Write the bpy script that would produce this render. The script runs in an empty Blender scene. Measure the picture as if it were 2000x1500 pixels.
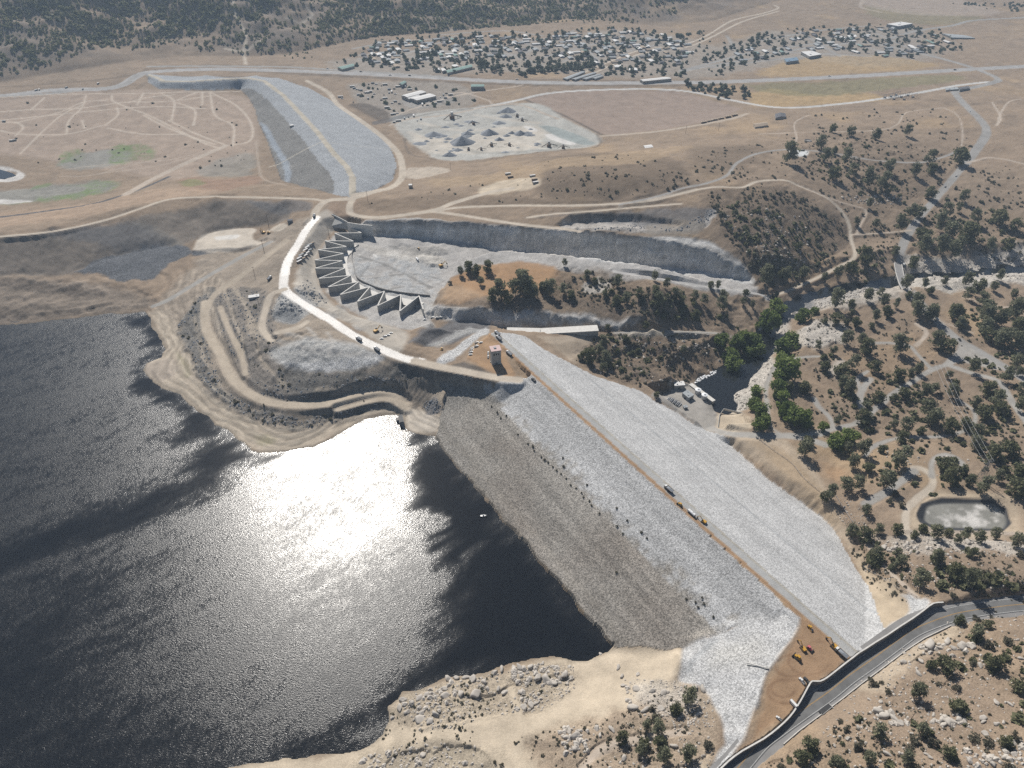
import bpy, math, random
import numpy as np
from math import radians as R
random.seed(7); rng=np.random.default_rng(7)
sc=bpy.context.scene
# ---------------------------------------------------------------- camera
CAMZ=490.0; TILT=38.0; FPX=1387.0      # camera height above the dam crest (z=0), downward tilt, focal length for a 2000 px wide frame
cam=bpy.data.cameras.new('camera'); camo=bpy.data.objects.new('camera',cam); sc.collection.objects.link(camo)
cam.sensor_width=36.0; cam.lens=FPX/2000*36; cam.clip_start=1; cam.clip_end=60000
camo.location=(0,0,CAMZ); camo.rotation_euler=(R(90-TILT),0,0); sc.camera=camo
# ---------------------------------------------------------------- light
SUN_EL=43.7; SUN_AZ=-19.6              # azimuth measured from +Y, negative = towards -X
w=bpy.data.worlds.new('World'); sc.world=w; w.use_nodes=True
nt=w.node_tree; bg=nt.nodes['Background']; sky=nt.nodes.new('ShaderNodeTexSky'); sky.sky_type='NISHITA'; sky.sun_disc=False
sky.sun_elevation=R(SUN_EL); sky.sun_rotation=R(SUN_AZ); sky.altitude=1200; sky.dust_density=1.5
nt.links.new(sky.outputs[0],bg.inputs[0]); bg.inputs[1].default_value=0.055
sl=bpy.data.lights.new('sun','SUN'); sl.energy=5.0; sl.angle=R(0.5); sl.color=(1.0,0.95,0.88)
so=bpy.data.objects.new('sun',sl); sc.collection.objects.link(so); so.rotation_euler=(R(90-SUN_EL),0,R(180-SUN_AZ))
sc.view_settings.view_transform='Standard'; sc.view_settings.look='None'; sc.view_settings.exposure=0.12; sc.view_settings.gamma=1
sc.cycles.use_denoising=False; sc.cycles.sample_clamp_indirect=4; sc.cycles.max_bounces=5; sc.cycles.diffuse_bounces=2; sc.cycles.volume_bounces=0; sc.cycles.transparent_max_bounces=8

# ---------------------------------------------------------------- helpers
def link(o): sc.collection.objects.link(o); return o
def tag(o,label=None,cat=None,group=None,kind=None):
    if label: o['label']=label
    if cat: o['category']=cat
    if group: o['group']=group
    if kind: o['kind']=kind
    return o
def empty(name,loc=(0,0,0),rz=0,label=None,cat=None,group=None):
    o=bpy.data.objects.new(name,None); o.empty_display_size=1; o.location=loc; o.rotation_euler=(0,0,rz); link(o); return tag(o,label,cat,group)
def mesh_np(name,V,F,mat,smooth=False,parent=None):
    me=bpy.data.meshes.new(name); V=np.asarray(V,np.float32); F=np.asarray(F,np.int32)
    n=F.shape[1]
    me.vertices.add(len(V)); me.vertices.foreach_set('co',V.ravel())
    me.loops.add(F.size); me.loops.foreach_set('vertex_index',F.ravel())
    me.polygons.add(len(F)); me.polygons.foreach_set('loop_start',np.arange(0,F.size,n,dtype=np.int32))
    me.update(calc_edges=True)
    me.polygons.foreach_set('use_smooth',np.full(len(F),smooth))
    if mat: me.materials.append(mat)
    o=bpy.data.objects.new(name,me); link(o)
    if parent: o.parent=parent
    return o
class MB:
    def __init__(s): s.v=[]; s.f=[]; s.m=[]; s.mats=[]
    def add(s,vs,fs,mat=0):
        b=len(s.v); s.v+=[tuple(v) for v in vs]; s.f+=[tuple(i+b for i in f) for f in fs]; s.m+=[mat]*len(fs); return s
    def box(s,x0,x1,y0,y1,z0,z1,mat=0,taper=0,rz=0,o=(0,0),shear=0):
        t=taper
        vs=[(x0,y0,z0),(x1,y0,z0),(x1,y1,z0),(x0,y1,z0),(x0+t+shear,y0+t,z1),(x1-t+shear,y0+t,z1),(x1-t+shear,y1-t,z1),(x0+t+shear,y1-t,z1)]
        if rz or o!=(0,0):
            c,q=math.cos(rz),math.sin(rz); vs=[(o[0]+c*x-q*y,o[1]+q*x+c*y,z) for x,y,z in vs]
        return s.add(vs,[(0,3,2,1),(4,5,6,7),(0,1,5,4),(1,2,6,5),(2,3,7,6),(3,0,4,7)],mat)
    def bar(s,a,b,r,mat=0,n=6,r2=None):
        a=np.array(a,float); b=np.array(b,float); d=b-a; L=np.linalg.norm(d)
        if L<1e-6: return s
        d/=L; u=np.cross(d,(0,0,1) if abs(d[2])<.9 else (1,0,0)); u/=np.linalg.norm(u); v=np.cross(d,u); r2=r if r2 is None else r2
        vs=[]; 
        for k in range(n):
            t=2*math.pi*k/n; e=u*math.cos(t)+v*math.sin(t); vs.append(a+e*r); vs.append(b+e*r2)
        fs=[(2*k,2*((k+1)%n),2*((k+1)%n)+1,2*k+1) for k in range(n)]+[tuple(range(0,2*n,2))[::-1],tuple(range(1,2*n,2))]
        return s.add(vs,fs,mat)
    def lathe(s,prof,n=16,mat=0,o=(0,0)):
        vs=[];fs=[]
        for r,z in prof:
            for k in range(n): t=2*math.pi*k/n; vs.append((o[0]+r*math.cos(t),o[1]+r*math.sin(t),z))
        for i in range(len(prof)-1):
            for k in range(n): fs.append((i*n+k,i*n+(k+1)%n,(i+1)*n+(k+1)%n,(i+1)*n+k))
        fs.append(tuple(range((len(prof)-1)*n,len(prof)*n)))
        return s.add(vs,fs,mat)
    def build(s,name,mats,parent=None,smooth=False):
        me=bpy.data.meshes.new(name); me.from_pydata([tuple(map(float,v)) for v in s.v],[],s.f)
        for m in (mats if isinstance(mats,(list,tuple)) else [mats]): me.materials.append(m)
        me.polygons.foreach_set('material_index',s.m)
        if smooth: me.polygons.foreach_set('use_smooth',[True]*len(s.f))
        me.update(); o=bpy.data.objects.new(name,me); link(o)
        if parent: o.parent=parent
        return o
def kids(o): return list(o.children)
def copy_tree(o,parent=None):
    c=o.copy(); link(c); c.parent=parent
    for ch in kids(o): copy_tree(ch,c)
    return c
# ---------------------------------------------------------------- materials
def mat(name,col,rough=.85,metal=0,var=0.12,scale=.6,bump=0,spec=.3):
    m=bpy.data.materials.new(name); m.use_nodes=True; n=m.node_tree; b=n.nodes['Principled BSDF']
    b.inputs['Roughness'].default_value=rough; b.inputs['Metallic'].default_value=metal; b.inputs['Specular IOR Level'].default_value=spec
    tc=n.nodes.new('ShaderNodeTexCoord'); nz=n.nodes.new('ShaderNodeTexNoise'); nz.inputs['Scale'].default_value=scale; nz.inputs['Detail'].default_value=5
    n.links.new(tc.outputs['Object'],nz.inputs['Vector'])
    mr=n.nodes.new('ShaderNodeMapRange'); mr.inputs[1].default_value=.3; mr.inputs[2].default_value=.7; mr.inputs[3].default_value=1-var; mr.inputs[4].default_value=1+var
    n.links.new(nz.outputs['Fac'],mr.inputs[0]); vm=n.nodes.new('ShaderNodeVectorMath'); vm.operation='SCALE'; vm.inputs[0].default_value=col
    n.links.new(mr.outputs[0],vm.inputs['Scale']); n.links.new(vm.outputs[0],b.inputs['Base Color'])
    if bump:
        bp=n.nodes.new('ShaderNodeBump'); bp.inputs['Distance'].default_value=bump; n.links.new(nz.outputs['Fac'],bp.inputs['Height']); n.links.new(bp.outputs[0],b.inputs['Normal'])
    return m
def leafmat(name,col,col2,scale=.35,bright=.6):
    m=mat(name,col,rough=.75,var=.0); n=m.node_tree; b=n.nodes['Principled BSDF']
    at=n.nodes.new('ShaderNodeAttribute'); at.attribute_name='tone'; oi=n.nodes.new('ShaderNodeObjectInfo')
    mx=n.nodes.new('ShaderNodeMix'); mx.data_type='RGBA'; mx.inputs[6].default_value=(*col,1); mx.inputs[7].default_value=(*col2,1)
    tr=n.nodes.new('ShaderNodeBsdfTranslucent'); ms=n.nodes.new('ShaderNodeMixShader'); ms.inputs[0].default_value=.35; n.links.new(b.outputs[0],ms.inputs[1]); n.links.new(tr.outputs[0],ms.inputs[2]); n.links.new(mx.outputs[2],tr.inputs[0]); n.links.new(ms.outputs[0],n.nodes['Material Output'].inputs[0])
    ad=n.nodes.new('ShaderNodeMath'); ad.operation='MULTIPLY_ADD'; ad.inputs[1].default_value=.6; n.links.new(at.outputs['Fac'],ad.inputs[0])
    sc2=n.nodes.new('ShaderNodeMath'); sc2.operation='MULTIPLY'; sc2.inputs[1].default_value=.5; n.links.new(oi.outputs['Random'],sc2.inputs[0]); n.links.new(sc2.outputs[0],ad.inputs[2])
    n.links.new(ad.outputs[0],mx.inputs[0]); n.links.new(mx.outputs[2],b.inputs['Base Color'])
    return m
M={}
M['concrete']=mat('concrete',(.40,.395,.375),var=.15,scale=.25)
M['concrete_white']=mat('pale_concrete',(.62,.60,.56),var=.12,scale=.3)
M['concrete_dark']=mat('old_concrete',(.24,.23,.22),var=.2,scale=.4)
M['roof_white']=mat('white_roof',(.66,.65,.63),var=.06)
M['roof_grey']=mat('grey_roof',(.33,.35,.36),var=.15)
M['roof_dark']=mat('dark_roof',(.12,.12,.13),var=.2)
M['roof_tan']=mat('tan_roof',(.36,.29,.22),var=.15)
M['roof_green']=mat('green_roof',(.20,.30,.27),var=.15)
M['roof_pink']=mat('pink_roof',(.58,.44,.42),var=.1)
M['roof_blue']=mat('blue_roof',(.16,.24,.32),var=.1)
M['wall_cream']=mat('cream_wall',(.42,.38,.33),var=.1)
M['wall_grey']=mat('grey_wall',(.30,.30,.29),var=.1)
M['yellow']=mat('yellow_paint',(.50,.28,.04),rough=.5,var=.15,scale=1.5)
M['white']=mat('white_paint',(.72,.72,.70),rough=.4,var=.06)
M['red']=mat('red_paint',(.40,.06,.06),rough=.5,var=.1)
M['pinkred']=mat('faded_red_paint',(.55,.15,.16),rough=.5,var=.1)
M['tyre']=mat('black_rubber',(.025,.025,.027),rough=.9)
M['glass']=mat('dark_glass',(.02,.025,.03),rough=.12,spec=.6,var=0)
M['dark']=mat('dark_metal',(.05,.05,.05),rough=.6)
M['steel']=mat('galvanised_steel',(.35,.36,.37),rough=.45,metal=.6)
M['grey']=mat('grey_paint',(.24,.25,.27),rough=.45)
M['silver']=mat('silver_paint',(.48,.49,.50),rough=.35,metal=.3)
M['bluepaint']=mat('blue_paint',(.07,.12,.24),rough=.4)
M['bark']=mat('bark',(.13,.10,.08),var=.25,scale=2)
M['wood']=mat('weathered_wood',(.20,.15,.11),var=.2,scale=2)
M['pine']=leafmat('grey_pine_leaf',(.125,.135,.075),(.29,.29,.19))
M['oak']=leafmat('oak_leaf',(.098,.108,.050),(.225,.225,.125))
M['ripa']=leafmat('riverside_leaf',(.085,.125,.030),(.25,.31,.09))
M['bush']=leafmat('brush_leaf',(.105,.098,.070),(.20,.185,.13))
M['town']=leafmat('town_leaf',(.085,.105,.070),(.17,.19,.13))
M['asphalt']=mat('worn_asphalt',(.150,.150,.148),var=.18,scale=.12)
M['asphalt_old']=mat('sunbleached_asphalt',(.235,.23,.225),var=.12,scale=.1)
M['line_white']=mat('white_road_paint',(.62,.62,.60),var=.15)
M['line_yellow']=mat('yellow_road_paint',(.50,.30,.09),var=.15)
M['kerb']=mat('kerb_concrete',(.50,.49,.47))
M['gravel']=mat('grey_aggregate',(.24,.255,.275),var=.18,scale=.25,bump=.6)
M['boulder']=mat('weathered_granite',(.47,.43,.38),var=.3,scale=.7,bump=.35)
M['rust']=mat('rusty_steel',(.19,.12,.08),var=.3)
M['tankw']=mat('white_tank_paint',(.74,.75,.76),rough=.5,var=.05)

# terrain material: surface colour per vertex, grain strength per vertex, procedural stone texture
def terrain_mat(name,rough=.92,spec=.15):
    m=bpy.data.materials.new(name); m.use_nodes=True; n=m.node_tree; L=n.links; b=n.nodes['Principled BSDF']
    b.inputs['Roughness'].default_value=rough; b.inputs['Specular IOR Level'].default_value=spec
    ca=n.nodes.new('ShaderNodeAttribute'); ca.attribute_name='col'; ga=n.nodes.new('ShaderNodeAttribute'); ga.attribute_name='grain'
    tc=n.nodes.new('ShaderNodeTexCoord')
    vo=n.nodes.new('ShaderNodeTexVoronoi'); vo.inputs['Scale'].default_value=1.15; L.new(tc.outputs['Object'],vo.inputs['Vector'])
    n1=n.nodes.new('ShaderNodeTexNoise'); n1.inputs['Scale'].default_value=1.3; n1.inputs['Detail'].default_value=4; n1.inputs['Roughness'].default_value=.7; L.new(tc.outputs['Object'],n1.inputs['Vector'])
    n2=n.nodes.new('ShaderNodeTexNoise'); n2.inputs['Scale'].default_value=.045; n2.inputs['Detail'].default_value=8; n2.inputs['Roughness'].default_value=.65; L.new(tc.outputs['Object'],n2.inputs['Vector'])
    def mth(op,a,b_=None,c=None):
        q=n.nodes.new('ShaderNodeMath'); q.operation=op
        for i,v in enumerate((a,b_,c)):
            if v is None: continue
            if isinstance(v,(int,float)): q.inputs[i].default_value=v
            else: L.new(v,q.inputs[i])
        return q.outputs[0]
    sx=n.nodes.new('ShaderNodeSeparateColor'); L.new(vo.outputs['Color'],sx.inputs[0])
    r=mth('SUBTRACT',sx.outputs[0],.5); r=mth('MULTIPLY',r,1.0); r=mth('MULTIPLY',r,ga.outputs['Fac'])          # stone to stone variation
    f=mth('SUBTRACT',n1.outputs['Fac'],.5); f=mth('MULTIPLY',f,mth('MULTIPLY_ADD',ga.outputs['Fac'],.25,.55))
    g=mth('MULTIPLY',mth('SUBTRACT',n2.outputs['Fac'],.5),mth('MULTIPLY_ADD',ga.outputs['Fac'],-.45,.75))
    t=mth('ADD',mth('ADD',mth('ADD',r,f),g),1.0); t=mth('MAXIMUM',t,.25)
    vm=n.nodes.new('ShaderNodeVectorMath'); vm.operation='SCALE'; L.new(ca.outputs['Color'],vm.inputs[0]); L.new(t,vm.inputs['Scale']); L.new(vm.outputs[0],b.inputs['Base Color'])
    h=mth('MULTIPLY',mth('ADD',mth('MULTIPLY',sx.outputs[1],.9),mth('MULTIPLY',n1.outputs['Fac'],1.2)),mth('MULTIPLY_ADD',ga.outputs['Fac'],.55,.12))
    bp=n.nodes.new('ShaderNodeBump'); bp.inputs['Strength'].default_value=.75; bp.inputs['Distance'].default_value=1.0; L.new(h,bp.inputs['Height']); L.new(bp.outputs[0],b.inputs['Normal'])
    return m
M['terrain']=terrain_mat('terrain_surface')
M['wet']=terrain_mat('watered_haul_road_surface',rough=.46,spec=.5)

# ---------------------------------------------------------------- numeric tools
def hash2(i,j,s):
    n=(i.astype(np.int64)*374761393+j.astype(np.int64)*668265263+s*982451653)&0xffffffff
    n=((n^(n>>13))*1274126177)&0xffffffff
    return ((n^(n>>16))&0xffffff)/float(0xffffff)
def vnoise(x,y,s=0):
    i=np.floor(x);j=np.floor(y);u=x-i;v=y-j;i=i.astype(np.int64);j=j.astype(np.int64);u=u*u*(3-2*u);v=v*v*(3-2*v)
    a=hash2(i,j,s);b=hash2(i+1,j,s);c=hash2(i,j+1,s);d=hash2(i+1,j+1,s)
    return (a*(1-u)+b*u)*(1-v)+(c*(1-u)+d*u)*v-.5
def fbm(x,y,scale,oct=4,s=0,gain=.5):
    r=0;a=1.;x=x/scale;y=y/scale
    for k in range(oct): r=r+a*vnoise(x*1.0+y*.31*(k%2),y-x*.27*(k%2),s+k*17); x=x*2.03;y=y*2.03;a*=gain
    return r
ST,CT=math.sin(R(TILT)),math.cos(R(TILT))
def G(px,py,z=0.):                      # photo pixel + known height -> surveyed point
    u=px-1000.;v=py-750.;h=CAMZ-z; d=FPX*ST+v*CT; n=FPX*CT-v*ST
    return np.stack([h*u/d,h*n/d,z+0*h*u],-1)
def depth(p): return p[...,1]*CT+(CAMZ-p[...,2])*ST
def sdf(px,py,poly):                    # signed distance, negative inside
    n=len(poly); d=np.full(px.shape,1e18); ins=np.zeros(px.shape,bool)
    for k in range(n):
        ax,ay=poly[k];bx,by=poly[(k+1)%n]; ex=bx-ax;ey=by-ay; wx=px-ax;wy=py-ay
        t=np.clip((wx*ex+wy*ey)/(ex*ex+ey*ey+1e-12),0,1); d=np.minimum(d,(wx-t*ex)**2+(wy-t*ey)**2)
        c=((ay<=py)&(py<by))|((by<=py)&(py<ay))
        if ey!=0: ins^=c&(px<ax+(py-ay)*ex/ey)
    d=np.sqrt(d); return np.where(ins,-d,d)
def pld(px,py,pl,vals=None):            # distance to an open polyline (and interpolated value)
    d=np.full(px.shape,1e18); val=np.zeros(px.shape)
    for k in range(len(pl)-1):
        ax,ay=pl[k][:2];bx,by=pl[k+1][:2]; ex=bx-ax;ey=by-ay
        t=np.clip(((px-ax)*ex+(py-ay)*ey)/(ex*ex+ey*ey+1e-12),0,1); q=(px-ax-t*ex)**2+(py-ay-t*ey)**2
        m=q<d; d=np.where(m,q,d)
        if vals is not None: val=np.where(m,vals[k]*(1-t)+vals[k+1]*t,val)
    return np.sqrt(d),val
def cat(pts,n=5):                       # Catmull-Rom smoothing
    P=np.array(pts,float); P=np.vstack([2*P[0]-P[1],P,2*P[-1]-P[-2]]); out=[]
    for k in range(1,len(P)-2):
        for t in np.arange(n)/n:
            a,b,c,d=P[k-1:k+3]; out.append(.5*((2*b)+(c-a)*t+(2*a-5*b+4*c-d)*t*t+(3*b-a-3*c+d)*t**3))
    out.append(P[-2]); return np.array(out)
# ================================================================ TERRAIN HEIGHTS
# survey control: photo column, photo row, height above the dam crest
CP='''-150,170,5 0,165,-2 100,150,-2 280,135,-2 480,128,-8 560,122,-12 700,108,-15 900,88,-18 1050,66,-17 1200,52,-15 1400,66,-20 1500,30,-15 1700,20,-20 2000,5,-22 1800,60,-23
2150,100,-10 2150,400,0 2150,700,-25 2150,1000,-8 2150,1300,30 -150,400,-30 1650,60,-22
0,190,-8 0,230,-18 250,200,-16 450,185,-21 200,260,-26 250,300,-30 100,300,-31 0,380,-34 150,390,-31 300,350,-28 400,300,-24 480,280,-23 430,340,-25 520,350,-22
0,425,-24 100,420,-16 0,462,-8 100,445,-3 250,412,-1 420,384,0 560,385,-2 -100,480,-12 0,535,-36 100,540,-38 180,530,-37 330,500,-33 375,492,-31 440,465,-27 520,440,-24 480,490,-32 560,430,-10
380,430,-20 250,470,-22 100,490,-22 0,490,-20 -100,540,-38 350,408,-8 480,400,-8
0,590,-39 200,590,-39 250,560,-38 300,580,-37 340,545,-36 430,510,-30 540,475,-17 530,530,-15
610,430,-3 560,500,-3 555,560,-4 620,610,-5 700,660,-5 780,690,-4 850,715,-2 930,735,-1 1000,742,0 640,400,-2 590,470,-3
510,620,-13 470,580,-18 440,600,-23 400,650,-31 350,620,-36 340,700,-39 430,750,-31 420,690,-27 470,700,-22 500,830,-38 560,780,-24 620,770,-20 600,740,-14 540,740,-16 530,640,-8 620,690,-8 560,690,-9 680,700,-9 700,760,-25 750,780,-32 700,800,-38 820,790,-34 800,760,-24 850,760,-22 640,820,-38 840,830,-39 560,860,-39
600,470,-6 600,500,-9 600,540,-10 640,585,-12 700,620,-13 780,640,-13 640,440,-7
690,425,-3 800,422,3 900,430,4 1000,440,3 1100,447,2 1250,455,0 1350,458,-3 1430,480,-12 1480,530,-36 1120,425,10 1300,405,12 1380,398,15
880,405,4 1000,402,6 1200,398,14 1300,385,18 1370,370,20 1150,340,30 1230,345,34 1300,335,28 1050,350,16 950,370,5 1400,330,19 800,385,0 770,400,-1
720,380,-2 850,345,-13 830,310,-24 900,320,-24 1100,305,-12 1200,308,4 1250,295,0 1350,280,-5 1450,290,8 1550,260,0
800,230,-28 950,290,-28 1150,290,-27 1000,205,-27 740,240,-28 700,205,-26 640,180,-22 850,190,-25 800,290,-28 860,305,-27
1050,190,-26 1300,180,-26 1400,215,-25 1200,260,-25 1350,240,-20 1100,235,-27
480,138,-10 700,145,-14 900,153,-16 1100,160,-18 1300,160,-19 1500,155,-20 1700,146,-20 1850,138,-18 2000,132,-18 900,120,-18 1300,110,-20 1500,110,-22
1600,180,-24 1750,190,-18 1900,165,-12 1600,220,-14 1700,210,-12 1850,200,-6 1950,200,-2 1550,225,-12 1600,250,-4 1750,240,0 1850,260,-6 2000,260,5
1500,300,8 1560,300,10 1640,285,8 1700,300,3 1800,310,-8 1880,300,-12 1950,300,-9 2000,320,-5 1600,350,2 1550,340,12 1500,360,16 1440,370,18 1700,380,-18 1800,390,-26 1900,380,-20 2000,380,-16
1600,410,-8 1500,410,8 1440,420,10 1550,470,-20 1490,500,-16 1650,460,-38 1670,500,-46 1760,470,-43 1850,450,-38 2000,430,-32 1620,540,-54 1530,570,-50 1500,560,-47
1600,600,-57 1700,598,-54 1800,565,-58 1800,600,-53 1900,590,-52 2000,490,-50 2000,570,-52 2000,620,-46 1650,625,-54 1600,660,-54 1550,690,-57 1700,660,-48 1800,640,-46 1850,680,-43 1950,720,-39 2000,760,-35 1700,750,-47 1600,750,-51 1550,750,-56 1560,800,-53 1650,830,-45 1600,860,-46 1480,840,-54 1420,835,-56 1440,810,-58 1750,830,-41 1850,800,-38 2000,850,-30 1700,900,-36 1800,900,-32 1900,900,-28 1600,920,-44
1700,980,-29 1780,1000,-26 1880,1000,-27 1980,1000,-22 1750,1060,-20 1900,1070,-12 2000,1080,-8 1750,1130,-9 1850,1130,-3 1980,1130,4 1800,1195,-3
1430,1480,1 1500,1430,1 1600,1350,1 1700,1280,1 1800,1210,1 1880,1180,1.5 2000,1165,2 1680,1300,1 1560,1380,1 1400,1530,1
1900,1250,12 2000,1230,12 2000,1350,28 1850,1400,22 1700,1450,18 1750,1350,10 2000,1500,44 1800,1500,30 1600,1500,12 1560,1470,6 1800,1290,6
1580,1250,0 1560,1330,0 1500,1400,0 1470,1450,0 1540,1290,0 1620,1290,0
1440,1400,-5 1400,1480,-5 1350,1380,-14 1300,1300,-27 1260,1290,-33 1220,1330,-31 1150,1350,-34 1000,1350,-36 1000,1450,-28 850,1400,-33 850,1480,-30 1100,1430,-25 1200,1450,-18 1300,1450,-13 700,1490,-38 1000,1510,-25 1250,1510,-12 1350,1510,-8 1480,1290,-9 1400,1300,-19
860,585,-13 920,540,-9 1000,530,-3 1080,545,-4 1100,570,-8 1180,565,-13 1230,580,-15 1280,572,-4 1350,600,-26 1400,575,-36 1450,590,-43 1400,620,-43 1440,640,-55 1340,640,-40 950,590,-8 1050,600,-9 1150,605,-14 1250,620,-18
840,640,-14 880,628,-20 1000,640,-26 1170,645,-28 1200,650,-29 1300,655,-37 1380,665,-46 1200,690,-38 1250,700,-46 1180,710,-42 1300,730,-54 1350,700,-52 1400,700,-60 1240,738,-57 1330,780,-58 1380,800,-58 1350,750,-59 1130,690,-30 1100,670,-22 1180,665,-27 1300,680,-36
900,690,-6 940,655,-5 1000,700,-1 880,680,-12'''
CP=np.array([[float(c) for c in t.split(',')] for t in CP.split()])
def P_(pts,z=-2.5): return cat(np.array([G(float(a),float(b),z) for a,b in pts]),5)
# main dam: crest axis and the two planar faces
A3=G(962.,652.,0.); B3=G(1668.,1283.,0.); AX=(B3-A3)[:2]; LAX=np.hypot(*AX); AX=AX/LAX; NX=np.array([-AX[1],AX[0]]); NX=NX if NX[0]>0 else -NX   # NX points downstream
SU,SD=1/3.07,1/2.62; HWC=6.2
def faceG(px,py,side):                  # point where the view ray meets a dam face
    z=0.
    for _ in range(60):
        p=G(px,py,z); d=(p[:2]-A3[:2])@NX*side-HWC; z=z*.5+.5*min(0,-max(d,0)*(SD if side>0 else SU))
    return G(px,py,z)
DS_TOE=[(1000,651),(1027,657),(1048,672),(1080,691),(1117,712),(1160,733),(1208,749),(1253,765),(1283,787),(1320,805),(1355,829),(1395,848),(1416,861),(1453,893),(1499,936),(1533,960),(1587,997),(1627,1033),(1647,1067),(1673,1113),(1693,1143),(1705,1180),(1713,1217),(1722,1240)]
US_TOE=[(850,859),(889,906),(945,969),(1004,1039),(1050,1092),(1095,1137),(1137,1197),(1199,1262)]
US_TOP=[(1010,748),(985,752),(966,763),(896,738),(857,742),(871,766),(857,822)]
US_BOT=[(1242,1262),(1295,1267),(1333,1265)]
pd=[faceG(*p,1) for p in DS_TOE]; pu=[faceG(*p,-1) for p in US_TOP+US_TOE+US_BOT]; pu[1]=G(985.,752.,-8.5); pu[2]=G(966.,763.,-12.5); pu[3]=G(896.,738.,-9.); pu[4]=G(857.,742.,-13.); pu[5]=G(871.,766.,-20.); pu[6]=G(857.,822.,-34.)
ctrl=np.vstack([G(CP[:,0],CP[:,1],CP[:,2]),np.array(pd),np.array(pu),G(np.array([1440.,1562,1400]),np.array([1215.,1205,1240]),np.array([-12.,-1,-17]))])
# rockfill toe of the far dam
AUX_C=[(290,146),(308,152),(318,158),(368,159),(435,154),(486,152),(516,158),(553,186),(586,221),(620,258),(653,301),(677,325),(689,348),(689,380)]
AUX_P=[(286,144,-4),(291,162,-9),(308,173,-12),(369,176,-14),(430,176,-18),(469,174,-20),(486,191,-22),(499,214,-23),(503,235,-24),(523,278,-24),(540,325,-23),(550,352,-21),(586,363,-16),(636,375,-8),(667,384,-2),(696,384,-1),(734,372,-13),(767,352,-22),(775,322,-26),(761,285,-28),(734,255,-28),(667,208,-26),(600,171,-18),(545,153,-10),(500,148,-5),(400,148,-5),(330,148,-4)]
AUXC=np.array([G(x,y,0.) for x,y in AUX_C]); AUXP=np.array([G(x,y,z) for x,y,z in AUX_P])
ctrl=np.vstack([ctrl,AUXP])
# tessellation: finer near the lake and dam, coarser towards the far plain
ys=[];y=110.
while y<4300: ys.append(y); y+=.92*((y*CT+510*ST)/500)**1.45
ys=np.array([-6000,-2500,-1000,-300,-60,30,80]+ys+[4500,5000,6000,8000,12000,20000,40000.])
NC=1060; ss=np.concatenate([[-60,-20,-8,-4,-2.4,-1.8],np.linspace(-1.42,1.42,NC),[1.8,2.4,4,8,20,60]])
def WY(y): return .721*(np.clip(y,60,9000)*CT+520*ST)
YY,SS=np.meshgrid(ys,ss,indexing='ij'); XX=SS*WY(YY); NR,NCC=YY.shape
X=XX.ravel(); Y=YY.ravel()
def rbf(P,X,Y):
    keep=[];seen=set()
    for i,p in enumerate(P):
        k=(round(p[0]/3),round(p[1]/3))
        if k not in seen: seen.add(k); keep.append(i)
    P=P[keep]; n=len(P); D=np.hypot(P[:,None,0]-P[None,:,0],P[:,None,1]-P[None,:,1])
    A=np.zeros((n+1,n+1)); A[:n,:n]=-D-np.eye(n)*.6; A[:n,n]=1;A[n,:n]=1
    c=np.linalg.solve(A,np.append(P[:,2],0)); out=np.empty(X.size,np.float64)
    for k in range(0,X.size,60000):
        x=X[k:k+60000];y_=Y[k:k+60000]; out[k:k+60000]=-(np.hypot(x[:,None]-P[None,:,0],y_[:,None]-P[None,:,1])@c[:n])+c[n]
    return out
H=rbf(ctrl,np.clip(X,-2600,2600),np.clip(Y,20,4200))
# mountains behind the town
mb=np.array([G(*p)[:2] for p in [(-400,215,0),(-150,185,0),(0,160,0),(130,140,0),(280,118,-2),(400,112,-6),(480,112,-8),(560,108,-12),(640,92,-14),(740,72,-16),(860,66,-18),(1000,48,-17),(1130,36,-15),(1300,52,-15),(1400,42,-20),(1480,14,-15),(1530,-2,-15)]])
mpoly=np.vstack([mb,[[mb[-1][0]+500,6500],[mb[0][0]-2500,6500]]])
msd=sdf(X,Y,mpoly); mi=np.maximum(-msd,0)
lf=np.clip((X+2000)/3800,0,1)
mh=np.minimum(mi,2600)*(.36-.10*lf)
ridge=1-np.abs(fbm(X+200,Y,420,5,11))*2.6
mh=mh+np.clip(mi/350,0,1)*(ridge-.45)*58+np.clip(mi/120,0,1)*fbm(X,Y,130,4,5)*26
H=H+mh*np.clip(mi/15,0,1)
MOUNT=np.clip(mi/60,0,1)
H=np.where((np.abs(X)>2600)&(msd>0),np.minimum(H,-22),H)
# ---- lake
SHORE=[(-700,640),(-200,640),(0,636),(60,632),(120,624),(180,618),(216,611),(249,614),(282,608),(292,620),(300,641),(312,659),(322,683),(315,698),(285,710),(277,722),(294,740),(318,758),(351,770),(375,794),(396,810),(427,831),(455,852),(480,873),(504,884),(536,885),(571,880),(613,873),(648,857),(679,838),(711,820),(746,812),(774,810),(784,817),(791,841),(812,847),(844,852),(850,859),(889,906),(945,969),(1004,1039),(1050,1092),(1095,1137),(1137,1197),(1199,1262),(1190,1272),(1169,1281),(1144,1293),(1120,1288),(1095,1279),(1050,1285),(1008,1292),(973,1302),(945,1316),(917,1320),(875,1321),(847,1334),(815,1348),(784,1351),(775,1367),(756,1381),(759,1409),(742,1440),(721,1458),(700,1467),(620,1475),(540,1483),(450,1497),(400,1512),(300,1600),(100,1750),(-700,2300)]
LZ=-42.
LAKE=np.array([G(x,y,LZ)[:2] for x,y in SHORE]); LAKE=np.vstack([LAKE,[[-20000,-3000],[-20000,LAKE[0][1]]]])
BBm=(X<600)&(Y<1500)&(Y>-400)
lsd=np.full(X.shape,1e4); wx=fbm(X[BBm],Y[BBm],14,3,3)*3; lsd[BBm]=sdf(X[BBm]+wx,Y[BBm]+wx,LAKE)
farl=(~BBm)&(X<-600)&(Y<1100); lsd[farl]=-500
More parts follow.
